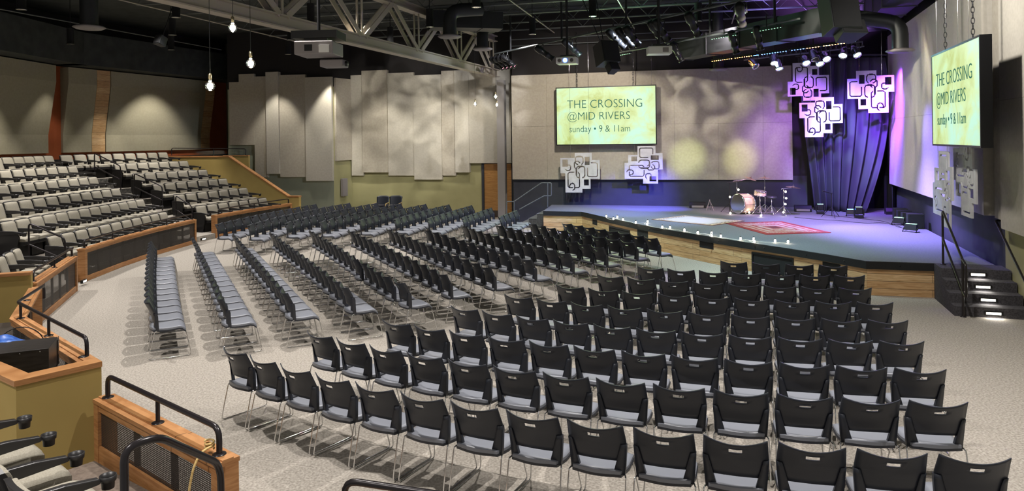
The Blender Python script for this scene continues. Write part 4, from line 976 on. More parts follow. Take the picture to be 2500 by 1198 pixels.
for i, (px, py, nm) in enumerate([(52, 24, 'at the far upper left'), (172, 108, 'above the pine strip'), (430, 43, 'left of the truss bottom chord'), (421, 86, 'left of the small wall speaker'), (418, 122, 'lowest of three at the left'),
        (759, 55, 'inside the truss above the large projector'), (953, 104, 'behind the truss, left of the diffusers'), (1049, 66, 'just left of the first diffuser'), (1163, 18, 'top centre'), (1300, 84, 'above the hanging spotlights'),
        (1447, 40, 'lit, right of centre'), (1705, 52, 'above the stage, right'), (709, 98, 'below the truss left of the large projector'), (703, 133, 'lower, left of the small projector')]):
    z = 6.3; Y = FPX * (CAMH - z) / uw(px, py)[1]
    if Y > 26: Y = 25.5 if px > 1100 else 27.5
    p = at(px, py, Y)
    t = thing('can_downlight', f'black cylinder downlight {nm}', 'downlight', tuple(p), 0, 'cylinder downlights')
    MB().lathe([(0.10, 0.0), (0.115, 0.0), (0.115, 0.02), (0.10, 0.025), (0.10, 0.5)], 20).build('can_body', M['black'], t)
    MB().tube([(0, 0, 0.5), (0, 0, 7.78 - p.z)], 0.012, 6).build('stem', M['black'], t)
    MB().lathe([(0.0, 0.03), (0.075, 0.028)], 16).build('lamp_lens', M['canglow'], t)
    MB().lathe([(0.076, -0.002), (0.112, -0.002), (0.112, 0.0), (0.076, 0.002)], 20).build('trim_ring', M['chrome'], t)
for i, (px, py, Y, nm) in enumerate([(568, 68, 10.0, 'highest of the three at left, before the truss'), (612, 155, 9.6, 'right one of the three at left'), (513, 210, 9.2, 'lowest of the three at left'),
        (1160, 254, 24.5, 'left one of the three near the column'), (1210, 236, 24.0, 'upper one beside the grey column'), (1213, 256, 26.0, 'lower one beside the grey column')]):
    p = at(px, py, Y); t = thing('pendant_bulb', f'bare globe bulb on a thin cord, {nm}', 'pendant lamp', tuple(p), 0, 'bare pendant bulbs')
    MB().lathe([(0.0, -0.062), (0.03, -0.056), (0.05, -0.036), (0.062, 0.0), (0.052, 0.034), (0.03, 0.056), (0.018, 0.075), (0.018, 0.09)], 20).build('glass_globe', M['glass'], t)
    MB().lathe([(0.0, -0.03), (0.022, -0.02), (0.026, 0.0), (0.02, 0.022), (0.0, 0.03)], 12).build('glowing_filament', M['bulb'], t)
    MB().lathe([(0.019, 0.085), (0.022, 0.10), (0.022, 0.15), (0.006, 0.165)], 14).build('brass_socket', M['cymbal'], t)
    MB().tube([(0, 0, 0.16), (0, 0, 7.78 - p.z)], 0.004, 5).build('cord', M['blackm'], t)
    lamp('pendant_glow', 'POINT', tuple(p - Vector((0, 0, 0.10))), 6, (1, 0.86, 0.66), size=0.05)

# ================================================================== SCREENS
def textmesh(txt, width=None, height=None, thin=0.0):
    cu = bpy.data.curves.new('t', 'FONT'); cu.body = txt; cu.size = 1; cu.offset = thin; cu.extrude = 0.004; cu.resolution_u = 4
    o = bpy.data.objects.new('t', cu); COL.objects.link(o)
    dg = bpy.context.evaluated_depsgraph_get(); me = bpy.data.meshes.new_from_object(o.evaluated_get(dg))
    bpy.data.objects.remove(o); return me
def off_line(P, Q, d):
    a = atan2(Q[1] - P[1], Q[0] - P[0]); n = (sin(a), -cos(a)); return (P[0] + n[0] * d, P[1] + n[1] * d), (Q[0] + n[0] * d, Q[1] + n[1] * d)
def screen(P, Q, off, tl, br, label, depth=0.10):
    P, Q = off_line(P, Q, off); s0, z1 = coord(*tl, P, Q); s1, z0 = coord(*br, P, Q)
    a = linpt(P, Q, s0); W = s1 - s0; H = z1 - z0
    t = thing('projection_screen', label, 'screen', (a[0], a[1], z0), atan2(Q[1] - P[1], Q[0] - P[0]))
    fw = 0.035
    MB().extr([(0, 0, 0), (W, 0, 0), (W, 0, H), (0, 0, H)], (0, depth, 0)).build('cabinet', M['blackm'], t)
    for bx_ in ((0, W, 0, fw), (0, W, H - fw, H)): MB().box(bx_[0], bx_[1], -0.02, 0, bx_[2], bx_[3]).build('frame_bar', M['blackm'], t)
    for bx_ in ((0, fw), (W - fw, W)): MB().box(bx_[0], bx_[1], -0.02, 0, fw, H - fw).build('frame_bar', M['blackm'], t)
    MB().box(fw, W - fw, -0.012, -0.001, fw, H - fw).build('lit_picture', M['screen'], t)
    for txt, x0, x1, zb, zt in (('THE CROSSING', .117, .862, .635, .785), ('@MID RIVERS', .12, .742, .435, .575), ('sunday \u2022 9 & 11am', .137, .742, .225, .345)):
        me = textmesh(txt, thin=-0.014 if txt[0] != 's' else -0.010); xs_ = [v.co.x for v in me.vertices]; ys_ = [v.co.y for v in me.vertices]
        capm = 0.0; caph = 0.729
        sx_ = (x1 - x0) * W / (max(xs_) - min(xs_)); sy_ = (zt - zb) * H / caph
        mn = min(xs_)
        for v in me.vertices:
            x, y, z = v.co; v.co = ((x - mn) * sx_ + x0 * W, -0.017 + z * 0.5, y * sy_ + zb * H)
        me.materials.clear(); me.materials.append(M['ink'])
        o = bpy.data.objects.new('lettering', me); COL.objects.link(o); o.parent = t
    for fx in (0.215, 0.775):
        ch = MB(); zz = H; k = 0; L = 0.095
        while z0 + zz < 7.0:
            ring = []
            for i in range(12):
                aa = 2 * pi * i / 12; u = 0.026 * cos(aa); v = (L * 0.62) * sin(aa)
                ring.append((fx * W + (u if k % 2 == 0 else 0), depth / 2 + (0 if k % 2 == 0 else u), zz + v + L * .5))
            ch.tube(ring, 0.0075, 5, closed=True); zz += L; k += 1
        ch.build('hanging_chain', M['blackm'], t)
    return t
screen(BP, BQ, 0.45, (1356.5, 214), (1604, 352.5), 'lit projection screen hanging in front of the wall behind the stage')
screen(RP, RQ, 0.80, (2276, 136), (2398, 361), 'lit projection screen hanging along the right wall', depth=0.16)
lamp('screen_glow', 'AREA', tuple(at(1480, 282, 25.3)), 70, (0.75, 1.0, 0.45), tuple(at(1480, 300, 15)), 3.2, sy=1.8)

# ================================================================== FRETWORK PANELS
def decormesh():
    N = 72; rects = [(20, 63, 0, 60), (0, 60, 18, 65), (55, 100, 12, 51), (23, 60, 50, 90), (44, 87, 45, 100)]
    holes = [(24.5, 37, 10, 30), (80, 95, 16, 35), (28, 40, 67, 82)]
    def ring(x, y, a, gaps):
        x0, x1, y0, y1 = a; cx, cy = (x0 + x1) / 2, (y0 + y1) / 2; hx, hy = (x1 - x0) / 2, (y1 - y0) / 2; rr = min(6, hx, hy)
        qx, qy = abs(x - cx) - hx + rr, abs(y - cy) - hy + rr
        d = sqrt(max(qx, 0) ** 2 + max(qy, 0) ** 2) + min(max(qx, qy), 0) - rr
        if abs(d) > 1.45: return False
        for g in gaps:
            if g[0] <= x <= g[1] and g[2] <= y <= g[3]: return False
        return True
    rings = [((5, 31, 25, 60), [(22, 34, 20, 38)]), ((42, 61, 9, 29), [(46, 54, 25, 32)]), ((50, 64, 21, 40), [(46, 53, 26, 34), (54, 60, 36, 44)]),
             ((73, 88, 30, 44), [(80, 92, 26, 40)]), ((38, 59, 34, 62), [(44, 50, 58, 66)]), ((51, 81, 49, 88), [(55, 64, 44, 53), (62, 68, 84, 92)]), ((64, 76, 77, 94), [(70, 80, 88, 98)])]
    def solid(i, j):
        if not (0 <= i < N and 0 <= j < N): return False
        x = (i + .5) * 100 / N; y = (j + .5) * 100 / N
        if not any(a <= x <= b and c <= y <= d for a, b, c, d in rects): return False
        if any(a <= x <= b and c <= y <= d for a, b, c, d in holes): return False
        return not any(ring(x, y, a, g) for a, g in rings)
    g = {(i, j) for i in range(N) for j in range(N) if solid(i, j)}
    mb = MB(); idx = {}
    def vert(i, j, k):
        key = (i, j, k)
        if key not in idx: idx[key] = len(mb.v); mb.v.append(((i / N - .5), 0.0105 * (1 if k else -1), (.5 - j / N)))
        return idx[key]
    def F(*a): mb.f.append(a); mb.sm.append(False)
    for (i, j) in g:
        F(vert(i, j, 0), vert(i + 1, j, 0), vert(i + 1, j + 1, 0), vert(i, j + 1, 0)); F(vert(i, j, 1), vert(i, j + 1, 1), vert(i + 1, j + 1, 1), vert(i + 1, j, 1))
        for di, dj, e1, e2 in ((-1, 0, (i, j), (i, j + 1)), (1, 0, (i + 1, j + 1), (i + 1, j)), (0, -1, (i + 1, j), (i, j)), (0, 1, (i, j + 1), (i + 1, j + 1))):
            if (i + di, j + dj) not in g: F(vert(*e1, 0), vert(*e2, 0), vert(*e2, 1), vert(*e1, 1))
    return mb
dmb = decormesh(); dme = None
def decor(cx, cy, Y, size, label, rz, mir=1, rot=0, P=None, wires=True):
    global dme
    p = at(cx, cy, Y) if P is None else P
    t = thing('fretwork_panel', label, 'wall decoration', tuple(p), rz, 'white fretwork panels')
    if dme is None: o = dmb.build('fretwork_plate', M['decor'], t); dme = o.data
    else: o = bpy.data.objects.new('fretwork_plate', dme); COL.objects.link(o); o.parent = t
    o.scale = (size * mir, 1.6, size); o.rotation_euler = (0, rot, 0)
    if wires:
        for s in (-.24, .24): MB().tube([(s * size, 0, 0.28 * size), (s * size, 0, 7.0 - p.z)], 0.004, 4).build('suspension_wire', M['chrome'], t)
bz = atan2(BQ[1] - BP[1], BQ[0] - BP[0])
decor(1416, 421.5, 26.05, 1.44, 'white fretwork panel below the left part of the front screen', bz, -1)
decor(1571, 402, 25.6, 1.34, 'white fretwork panel under the right corner of the front screen', bz, 1, R(90))
decor(1973, 199, 22.9, 1.22, 'white fretwork panel, upper left of three before the curtain', -0.35, 1, R(180))
decor(2004, 286, 22.4, 1.24, 'white fretwork panel, lowest of three before the curtain', -0.40, -1)
decor(2125.5, 224, 21.6, 1.28, 'white fretwork panel, rightmost of three before the curtain', -0.30, 1)
rz_ = atan2(RQ[1] - RP[1], RQ[0] - RP[0])
def decr(px, py, off, size, label, mir, rot):
    P, Q = off_line(RP, RQ, off); p = onp(px, py, P, Q); decor(0, 0, 0, size, label, rz_, mir, rot, p)
decr(2302, 460, 0.75, 1.50, 'white fretwork panel above the stage step handrail, left of two', 1, R(90))
decr(2356, 433, 0.55, 1.46, 'white fretwork panel below the right screen, right of two', -1, R(90))

# ================================================================== CURTAIN AND DRAPES
def drape(name, label, P, Q, z0, z1, m, amp=0.06, freq=9, cat='curtain'):
    L = seglen(P, Q); T = wallframe(P, Q); n = int(L * 14)
    o = MB().grid(lambda u, v: (u * L, amp * sin(u * L * freq) + 0.3 * amp * sin(u * L * freq * 2.3 + 1), z0 + (z1 - z0) * v), n, 2, True, lambda u, v: (u * L, 0.012 + amp * sin(u * L * freq) + 0.3 * amp * sin(u * L * freq * 2.3 + 1), z0 + (z1 - z0) * v)).build(name, m, T=T)
    return tag(o, label, cat)
drape('stage_drape', 'black drape on the back wall between cream panel and blue curtain', linpt(BP, BQ, 10.05), linpt(BP, BQ, 12.85), STZ, 5.9, M['drape'])
drape('stage_drape', 'black drape in the far corner right of the blue curtain', (12.38, 23.66), (12.02, 22.62), STZ, 6.2, M['drape'])
ctl, ctr = at(1950, 142, 23.4), at(2162, 140, 22.0); cbl, cbr = at(1989, 508, 23.6), at(2108, 519, 22.6)
def curt(u, v, o):
    """v: 0 floor .. 1 top; hem gathered and swept, folds deepen downwards"""
    b = cbl.lerp(cbr, u); t = ctl.lerp(ctr, u); w_ = (1 - v) ** 1.6
    p = t.lerp(b, 1 - v); 
    xin = (cbl.x + (cbr.x - cbl.x) * u - p.x) * (w_ - (1 - v)) 
    p.x += xin
    if u > .5: p.x += 0.35 * (u - .5) * 2 * sin(pi * min(1, (1 - v) * 1.0)) ** 1
    ph = u * 46 + 3.0 * (1 - v) * u
    fold = (0.035 + 0.075 * (1 - v)) * sin(ph) + 0.02 * sin(ph * 2.1 + 2)
    p.y += fold * 1.2 + o; p.z = max(p.z, STZ + 0.01) if v > 0.001 else STZ + 0.012 + 0.10 * sin(pi * u) * 0
    return p
cu_ = MB().grid(lambda u, v: curt(u, v, 0), 110, 26, True, lambda u, v: curt(u, v, 0.015)).build('stage_curtain', M['curtain'])
tag(cu_, 'tall dark blue velvet curtain gathered at the hem across the stage corner', 'curtain')
tag(MB().tube([ctl + Vector((-0.1, 0, 0.08)), ctr + Vector((0.03, 0, 0.08))], 0.03, 8).build('curtain_rod', M['blackm']), 'black pipe carrying the blue curtain', 'curtain rod')

# ================================================================== THINGS ON THE STAGE
def rug(name, label, px4, m):
    c = [gp(x, y, STZ + 0.004) for x, y in px4]; o_ = sum(c, Vector()) / 4; ax = (c[1] - c[0]); 
    W = ((c[1] - c[0]).length + (c[2] - c[3]).length) / 2; Hh = ((c[3] - c[0]).length + (c[2] - c[1]).length) / 2
    o = MB().box(-W / 2, W / 2, -Hh / 2, Hh / 2, 0, 0.012).build(name, m, loc=(o_.x, o_.y, STZ + 0.001), rz=atan2(ax.y, ax.x)); tag(o, label, 'rug'); return o
rug('area_rug', 'beige rug with brown border on the stage before the drums', [(1593.8, 536), (1741, 551), (1816, 539), (1667, 525.7)], M['rug_beige'])
rug('area_rug', 'red banded rug on the stage front of the drum kit', [(1774, 545.8), (1872, 572.9), (2024, 567.7), (1905, 539)], M['rug_red'])
# footlight bulbs along the edge
FL = [(933, 292), (990, 312), (1022, 298), (1068, 318), (1172, 343), (1268, 335), (1265, 357), (1387, 380), (1450, 383), (1567, 405), (1675, 425), (1787, 430), (1787, 447), (1862, 455), (2023, 475), (2130, 478), (2135, 497), (2303, 493)]
FL = [(1200 + x / 3.327, 440 + y / 3.327) for x, y in FL] + [(1924, 590)]
cab = []
for i, (px, py) in enumerate(FL):
    p = gp(px, py, STZ + 0.045); cab.append(Vector((p.x, p.y, STZ + 0.006)))
    t = thing('string_bulb', f'small lit bulb on the stage edge, {"leftmost" if i == 0 else ("rightmost" if i == 18 else (ORD[i + 1] if i < 15 else ["", "fourth from right", "third from right", "second from right"][i - 14]) + (" from left" if i < 15 else ""))}', 'light bulb', (p.x, p.y, p.z), 0, 'string bulbs on the stage edge')
    MB().lathe([(0, -0.028), (0.014, -0.024), (0.022, -0.008), (0.023, 0.004), (0.017, 0.026), (0.012, 0.04), (0, 0.042)], 12).build('bulb_glass', M['bulb'], t)
    MB().lathe([(0.012, 0.038), (0.016, 0.044), (0.016, 0.065), (0, 0.067)], 10).build('bulb_socket', M['black'], t)
cabp = []
for i in range(len(cab) - 1):
    cabp.append(cab[i]); m_ = (cab[i] + cab[i + 1]) / 2 + Vector((random.uniform(-.08, .08), random.uniform(.02, .25), 0)); cabp.append(m_)
cabp.append(cab[-1]); tag(MB().tube(cabp, 0.005, 5, rad=0.2).build('string_light_cable', M['white']), 'white cable linking the bulbs along the stage edge', 'cable')

def orient(o, p, d):
    o.location = p; o.rotation_euler = Vector(d).to_track_quat('Z', 'Y').to_euler()
def stagept(px, py, z=STZ): return gp(px, py, z)
# bass drum: axis along local Z
bdp = stagept(1815, 521.5); rad = 0.30
bdt = thing('bass_drum', 'large natural maple bass drum with blue-black head on stage', 'drum', (bdp.x, bdp.y, STZ + rad + 0.02)); ax = Vector((-0.90, -0.42, 0.03)); bdt.rotation_euler = ax.to_track_quat('Z', 'Y').to_euler()
MB().lathe([(rad, -0.22), (rad, 0.22), (rad - .012, 0.22), (rad - .012, -0.22)], 36).build('drum_shell', M['drumwrap'], bdt)
MB().lathe([(0, 0.222), (rad * .26, 0.222)], 24, Matrix.Translation((0.05, -0.12, 0.001))).build('port_ring', M['cymbal'], bdt)
MB().lathe([(0, 0.219), (rad - .01, 0.219)], 32).build('front_head', M['drumhead'], bdt); MB().lathe([(rad - .01, -0.219), (0, -0.219)], 32).build('rear_head', M['white'], bdt)
for z in (0.225, -0.225): MB().lathe([(rad - .012, z - .02), (rad + .015, z - .02), (rad + .015, z + .02), (rad - .012, z + .02)], 36).build('hoop', M['chrome'], bdt)
for k in range(8):
    a = k * pi / 4; MB().tube([((rad + .02) * cos(a), (rad + .02) * sin(a), -0.2), ((rad + .02) * cos(a), (rad + .02) * sin(a), 0.2)], 0.006, 6).build('tension_rod', M['chrome'], bdt)
Wi = bdt.rotation_euler.to_matrix().inverted()
for s in (-1, 1):
    sd = Vector((-ax.y, ax.x, 0)) * s
    a = Wi @ (sd * 0.27 + Vector((0, 0, -0.12)) + ax * 0.15); b = Wi @ (sd * 0.36 + Vector((0, 0, -rad - 0.015)) + ax * 0.24)
    MB().tube([a, b], 0.008, 6).build('spur', M['chrome'], bdt)
def drum(label, p, r, hgt, tilt):
    t = thing('tom_drum', label, 'drum', tuple(p)); t.rotation_euler = Vector(tilt).to_track_quat('Z', 'Y').to_euler()
    MB().lathe([(r, 0), (r, hgt), (r - .01, hgt), (r - .01, 0)], 28).build('drum_shell', M['drumwrap'], t); MB().lathe([(0, hgt - .002), (r - .008, hgt - .002)], 28).build('drum_head', M['white'], t)
    for z in (0.012, hgt - .012): MB().lathe([(r, z - .012), (r + .012, z - .012), (r + .012, z + .012), (r, z + .012)], 28).build('rim', M['chrome'], t)
    for k in range(6): a = k * pi / 3; MB().tube([((r + .012) * cos(a), (r + .012) * sin(a), .02), ((r + .012) * cos(a), (r + .012) * sin(a), hgt - .02)], .006, 5).build('lug', M['chrome'], t)
    return t
def tripod(t, h, r=0.28, m='chrome'):
    MB().tube([(0, 0, 0.06), (0, 0, h)], 0.012, 8).build('pole', M[m], t)
    for k in range(3):
        a = k * 2 * pi / 3 + .4; MB().tube([(0, 0, 0.30), (r * .55 * cos(a), r * .55 * sin(a), 0.16), (r * cos(a), r * sin(a), 0.01)], 0.009, 6).build('leg', M[m], t)
def stand(name, label, px, py, h, cat, cym=None, z=STZ, arm=None, r=0.28, m='chrome'):
    p = stagept(px, py, z); t = thing(name, label, cat, (p.x, p.y, z)); tripod(t, h, r, m)
    ex = Vector((0, 0, h))
    if arm: ex = Vector((arm[0], arm[1], h + arm[2])); MB().tube([(-arm[0] * .25, -arm[1] * .25, h - arm[2] * .25), ex], 0.010, 8).build('boom_arm', M[m], t)
    if cym:
        rr, til = cym; T = Matrix.Translation(ex) @ Vector(til).to_track_quat('Z', 'Y').to_matrix().to_4x4()
        MB().lathe([(rr, 0), (rr * .6, .018), (rr * .2, .03), (rr * .14, .05), (0.008, .058), (0.0, .056), (rr * .2, .026), (rr * .6, .014), (rr, -0.002)], 28, T).build('cymbal', M['cymbal'], t)
        MB().tube([T @ Vector((0, 0, 0)), T @ Vector((0, 0, 0.10))], 0.006, 6).build('wing_nut', M['chrome'], t)
    return t
stand('cymbal_stand', 'cymbal stand with tilted bronze crash cymbal over the bass drum', 1800, 517, 1.02, 'cymbal', (0.20, (0.35, -0.2, 1)), arm=(0.42, -0.05, 0.06))
stand('cymbal_stand', 'straight stand with level cymbal behind the snare drum', 1868, 521, 1.12, 'cymbal', (0.20, (0.03, 0, 1)))
stand('cymbal_stand', 'right boom stand with cymbal tilted beside the curtain', 1914, 526, 0.83, 'cymbal', (0.22, (0.12, -0.05, 1)), arm=(0.30, 0.0, 0.03))
for dx, z_ in ((0, 0.25), (0.03, 0.62), (-0.02, 0.42)):
    pass
sp_ = stagept(1856, 524); drum('natural snare drum on a stand behind the bass drum', (sp_.x, sp_.y, STZ + 0.60), 0.17, 0.15, (0.1, -0.12, 1))
stand('drum_stand', 'chrome stand under the snare drum', 1856, 524, 0.60, 'stand', r=0.25)
thp = stagept(1884, 524); th = thing('drum_throne', 'round black drum stool right of the cymbal stands', 'stool', (thp.x, thp.y, STZ)); tripod(th, 0.50, 0.24)
MB().lathe([(0, 0.50), (0.16, 0.50), (0.17, 0.53), (0.16, 0.575), (0, 0.58)], 24).build('cushion', M['plastic'], th)
# bulbs wound round the drum kit
for i, (px, py, dz) in enumerate([(1782, 519, .48), (1775, 521, .02), (1818, 520, .45), (1820, 521, .04), (1848, 527, .02), (1795, 517, 0.72), (1917, 527, .72), (1918, 527, .52), (1916, 527, .34), (1911, 528, .10)]):
    p = stagept(px, py); d_ = Vector((0, -0.03 if i == 0 else (-0.36 if i < 6 else -0.06), 0))
    o = MB().lathe([(0, -0.03), (0.022, -0.02), (0.03, 0), (0.02, 0.022), (0, 0.03)], 12).build('string_bulb', M['bulb'], loc=(p.x, p.y + d_.y, STZ + dz + 0.03)); tag(o, ['small lit bulb on the thin microphone stand left of the bass drum', 'small lit bulb on the floor left of the bass drum', 'small lit bulb at the bass drum head', 'small lit bulb on the floor before the bass drum', 'small lit bulb on the floor right of the bass drum', 'small lit bulb above the bass drum', 'topmost lit bulb on the right cymbal stand', 'second highest bulb on the right cymbal stand', 'third highest bulb on the right cymbal stand', 'lowest bulb on the right cymbal stand'][i], 'light bulb', 'string bulbs on the drum kit')
# microphone stands
def micstand(label, px, py, h, arm):
    t = stand('microphone_stand', label, px, py, h, 'microphone stand', arm=arm, r=0.3, m='blackm'); e_ = Vector((arm[0], arm[1], h + arm[2]))
    d_ = Vector(arm).normalized(); MB().tube([e_, e_ + d_ * 0.13], 0.018, 8).build('microphone', M['blackm'], t); return t
micstand('thin boom microphone stand left of the bass drum', 1782, 519, 0.98, (0.28, -0.05, 0.03))
micstand('black microphone stand alone before the blue curtain', 2031, 531, 0.72, (-0.18, -0.05, 0.05))
ea = stagept(1733, 514); t = thing('guitar_stand', 'empty A-frame guitar stand left of the drums', 'guitar stand', (ea.x, ea.y, STZ))
for pts in ([(-0.15, -0.1, 0), (0.0, 0, 0.36), (0.12, -0.05, 0)], [(0, 0, 0.36), (0.10, 0.22, 0)], [(-0.1, -0.05, 0.12), (0.14, -0.02, 0.12)]): MB().tube(pts, 0.014, 6).build('frame_tube', M['greyp'], t)
# floor speakers, wedges, lights
def wedge(name, label, px, py, w_, rz, cat, m='black'):
    p = stagept(px, py); t = thing(name, label, cat, (p.x, p.y, STZ), rz)
    MB().extr([(-w_ / 2, -0.14, 0), (-w_ / 2, 0.16, 0), (-w_ / 2, 0.12, 0.20), (-w_ / 2, -0.06, 0.20), (-w_ / 2, -0.14, 0.10)], (w_, 0, 0)).build('cabinet', M[m], t, bevel=0.006); return t
w1 = wedge('floor_bar_light', 'black floor bar light left of the guitar stand', 1703, 507, 0.55, -0.2, 'stage light', 'blackm')
w2 = wedge('floor_bar_light', 'long black floor light right of the drum kit', 1960, 516, 0.52, -0.3, 'stage light', 'blackm')
w3 = wedge('stage_box', 'flat grey stage box in front of the corner drape', 2181, 523, 0.45, -0.3, 'stage box', 'blackm')
for t_ in (w1, w2): MB().box(-0.2, 0.2, -0.155, -0.142, 0.02, 0.09).build('front_grille', M['greyp'], t_)
def floorlight(label, px, py, glow, rz=0.0, s=1.0):
    p = stagept(px, py); t = thing('moving_head_light', label, 'stage light', (p.x, p.y, STZ), rz)
    MB().box(-0.13 * s, 0.13 * s, -0.11 * s, 0.11 * s, 0, 0.09 * s).build('base', M['blackm'], t, bevel=0.01)
    for q_ in (-1, 1): MB().box(q_ * 0.14 * s - 0.02 * s, q_ * 0.14 * s + 0.02 * s, -0.05 * s, 0.05 * s, 0.09 * s, 0.30 * s).build('yoke_arm', M['blackm'], t, bevel=0.008)
    MB().box(-0.11 * s, 0.11 * s, -0.09 * s, 0.09 * s, 0.14 * s, 0.36 * s).build('head', M['blackm'], t, bevel=0.02)
    for i in range(4): MB().box(-0.10 * s + i * 0.052 * s, -0.06 * s + i * 0.052 * s, -0.05 * s, 0.0, 0.36 * s, 0.372 * s).build('led_cell', M[glow], t)
    return t
floorlight('moving head floor light left of the lone microphone stand', 2003, 522, 'greenglow', -0.3, 0.85)
floorlight('moving head floor light at the foot of the blue curtain', 2097, 532, 'greenglow', -0.3, 0.9)
def flight(label, px, py, rz, glow):
    p = stagept(px, py); t = thing('floor_wash_light', label, 'stage light', (p.x, p.y, STZ), rz)
    MB().extr([(-0.14, -0.06, 0.05), (-0.14, 0.08, 0.05), (-0.14, 0.08, 0.17), (-0.14, -0.02, 0.20)], (0.28, 0, 0)).build('housing', M['blackm'], t)
    for q_ in (-1, 1): MB().tube([(q_ * 0.16, 0.10, 0.005), (q_ * 0.16, -0.1, 0.005), (q_ * 0.16, 0.0, 0.12)], 0.012, 6).build('foot', M['blackm'], t)
    MB().box(-0.12, 0.12, -0.01, 0.07, 0.198, 0.206).build('led_strip', M[glow], t); return t
flight('blue-lit floor wash light left of the curtain foot moving head', 2080, 527, -0.3, 'blueglow')
flight('green-lit floor wash light, farther of two by the speaker boxes', 2195, 549, -0.9, 'greenglow')
flight('green-lit floor wash light, nearer of two by the speaker boxes', 2224, 566, -0.9, 'greenglow')
for i, (px, py, w_, hh) in enumerate([(2214, 537, 0.36, 0.34), (2224, 543, 0.36, 0.34), (2236, 549, 0.36, 0.34), (2252, 557, 0.38, 0.38)]):
    p = stagept(px, py); t = thing('speaker_box', f'{["farthest", "third nearest", "second nearest", "nearest and largest"][i]} of four grey speaker boxes by the right wall', 'speaker', (p.x - .16, p.y + .05, STZ), -0.32, 'speaker boxes on the stage')
    MB().box(-w_ / 2, w_ / 2, -0.14, 0.14, 0, hh).build('cabinet', M['duct'], t, bevel=0.008)
    for a_, b_ in ((-1, .12), (1, .12), (-1, .88), (1, .88)): MB().lathe([(0, -.004), (.012, -.003), (.016, 0)], 10, Matrix.Translation((a_ * (w_ / 2 - .05), -0.14, hh * b_)) @ Matrix.Rotation(R(90), 4, 'X') @ Matrix.Rotation(pi, 4, 'X')).build('bolt', M['black'], t)
for pts, nm in (([(1940, 530), (1990, 535), (2050, 538), (2110, 545), (2160, 543), (2200, 556)], 'front'), ([(2010, 524), (2060, 529), (2105, 534), (2150, 538), (2190, 550), (2215, 562)], 'rear')):
    tag(MB().tube([stagept(*q_, STZ + .006) for q_ in pts], 0.007, 5, rad=0.3).build('stage_cable', M['blackm']), f'{nm} black cable lying across the right part of the stage', 'cable')

# ================================================================== HUNG LIGHTS AND PROJECTORS
def ellip(label, p, tgt, s=1.0, lit=None, name='ellipsoidal_spotlight'):
    t = thing(name, label, 'stage spotlight', tuple(p), 0, 'hung stage spotlights'); d_ = (Vector(tgt) - Vector(p)).normalized()
    T = d_.to_track_quat('Z', 'Y').to_matrix().to_4x4(); Tr = Matrix.Translation((0, 0, -0.16 * s)) @ T
    MB().lathe([(0, -.30), (.07, -.29), (.10, -.24), (.11, -.08), (.085, -.02), (.085, .12), (.095, .13), (.095, .17), (.08, .18), (.08, .33), (.10, .34), (.10, .37), (.085, .37), (.08, .34), (0, .335)], 18, Tr @ Matrix.Scale(s, 4)).build('lamp_body', M['blackm'], t)
    a = T @ Vector((1, 0, 0)); a.z = 0; a.normalize(); a *= 0.13 * s; c_ = Vector((0, 0, -0.16 * s))
    MB().tube([c_ + a, c_ + a + Vector((0, 0, .20 * s)), c_ - a + Vector((0, 0, .20 * s)), c_ - a], 0.010, 6, rad=0.03).build('yoke', M['blackm'], t)
    MB().tube([c_ + Vector((0, 0, .2 * s)), Vector((0, 0, .12))], 0.02, 8).build('clamp', M['blackm'], t)
    for q_ in (-1, 1): MB().box(-.012 + q_ * .10 * s, .012 + q_ * .10 * s, -.012, .012, -.05, .02, Tr).build('shutter_handle', M['chrome'], t)
    if lit: MB().lathe([(0, .338), (.078, .338)], 16, Tr @ Matrix.Scale(s, 4)).build('lit_lens', M[lit], t)
    return t
G1, G2 = (-0.55, 23.9), (4.9, 15.0); H1, H2 = (3.1, 25.2), (7.1, 17.6)
STG = Vector((8.0, 20.5, 0.8))
def pipe_(P, Q, z, nm):
    t = thing('lighting_pipe', nm, 'lighting pipe', (P[0], P[1], z), atan2(Q[1] - P[1], Q[0] - P[0])); L = seglen(P, Q)
    MB().tube([(0, 0, 0), (L, 0, 0)], 0.026, 8).build('pipe', M['joist'], t)
    for k in range(4): MB().tube([(L * (.1 + .27 * k), 0, 0), (L * (.1 + .27 * k), 0, 7.1 - z)], 0.03, 8).build('hanger', M['black'], t)
pipe_(G1, G2, 5.98, 'near lighting pipe crossing the ceiling in front of the stage'); pipe_(H1, H2, 6.0, 'second lighting pipe nearer the stage')
def onpipe(px, P, Q, z): p = onp(px, 60, P, Q); return Vector((p.x, p.y, z - 0.1))
SPT = [(1212, 0), (1222, 0), (1233, 0), (1244, 0), (1325, 0), (1392, 0), (1500, 0), (1522, 0), (1540, 0), (1612, 0), (1600, 0), (1650, 1), (1690, 0), (1790, 1), (1808, 0), (1850, 1)]
for i, (px, w_) in enumerate(SPT):
    p = onpipe(px, G1, G2, 5.98) if w_ == 0 else onpipe(px, H1, H2, 6.0)
    if i < 4: p = Vector((-0.50 + .13 * i, 23.82 - .21 * i, 5.83)); 
    ellip(f'black hanging stage spotlight, {"leftmost" if i == 0 else ("rightmost" if i == 15 else ORD[i + 1] + " from left")} on the ceiling pipes', p, STG + Vector((0, i % 3, 0)) if i > 3 else p + Vector((1, -0.3, -0.85)), 0.9 if i < 4 else 1.0, 'redglow' if i < 4 else None)
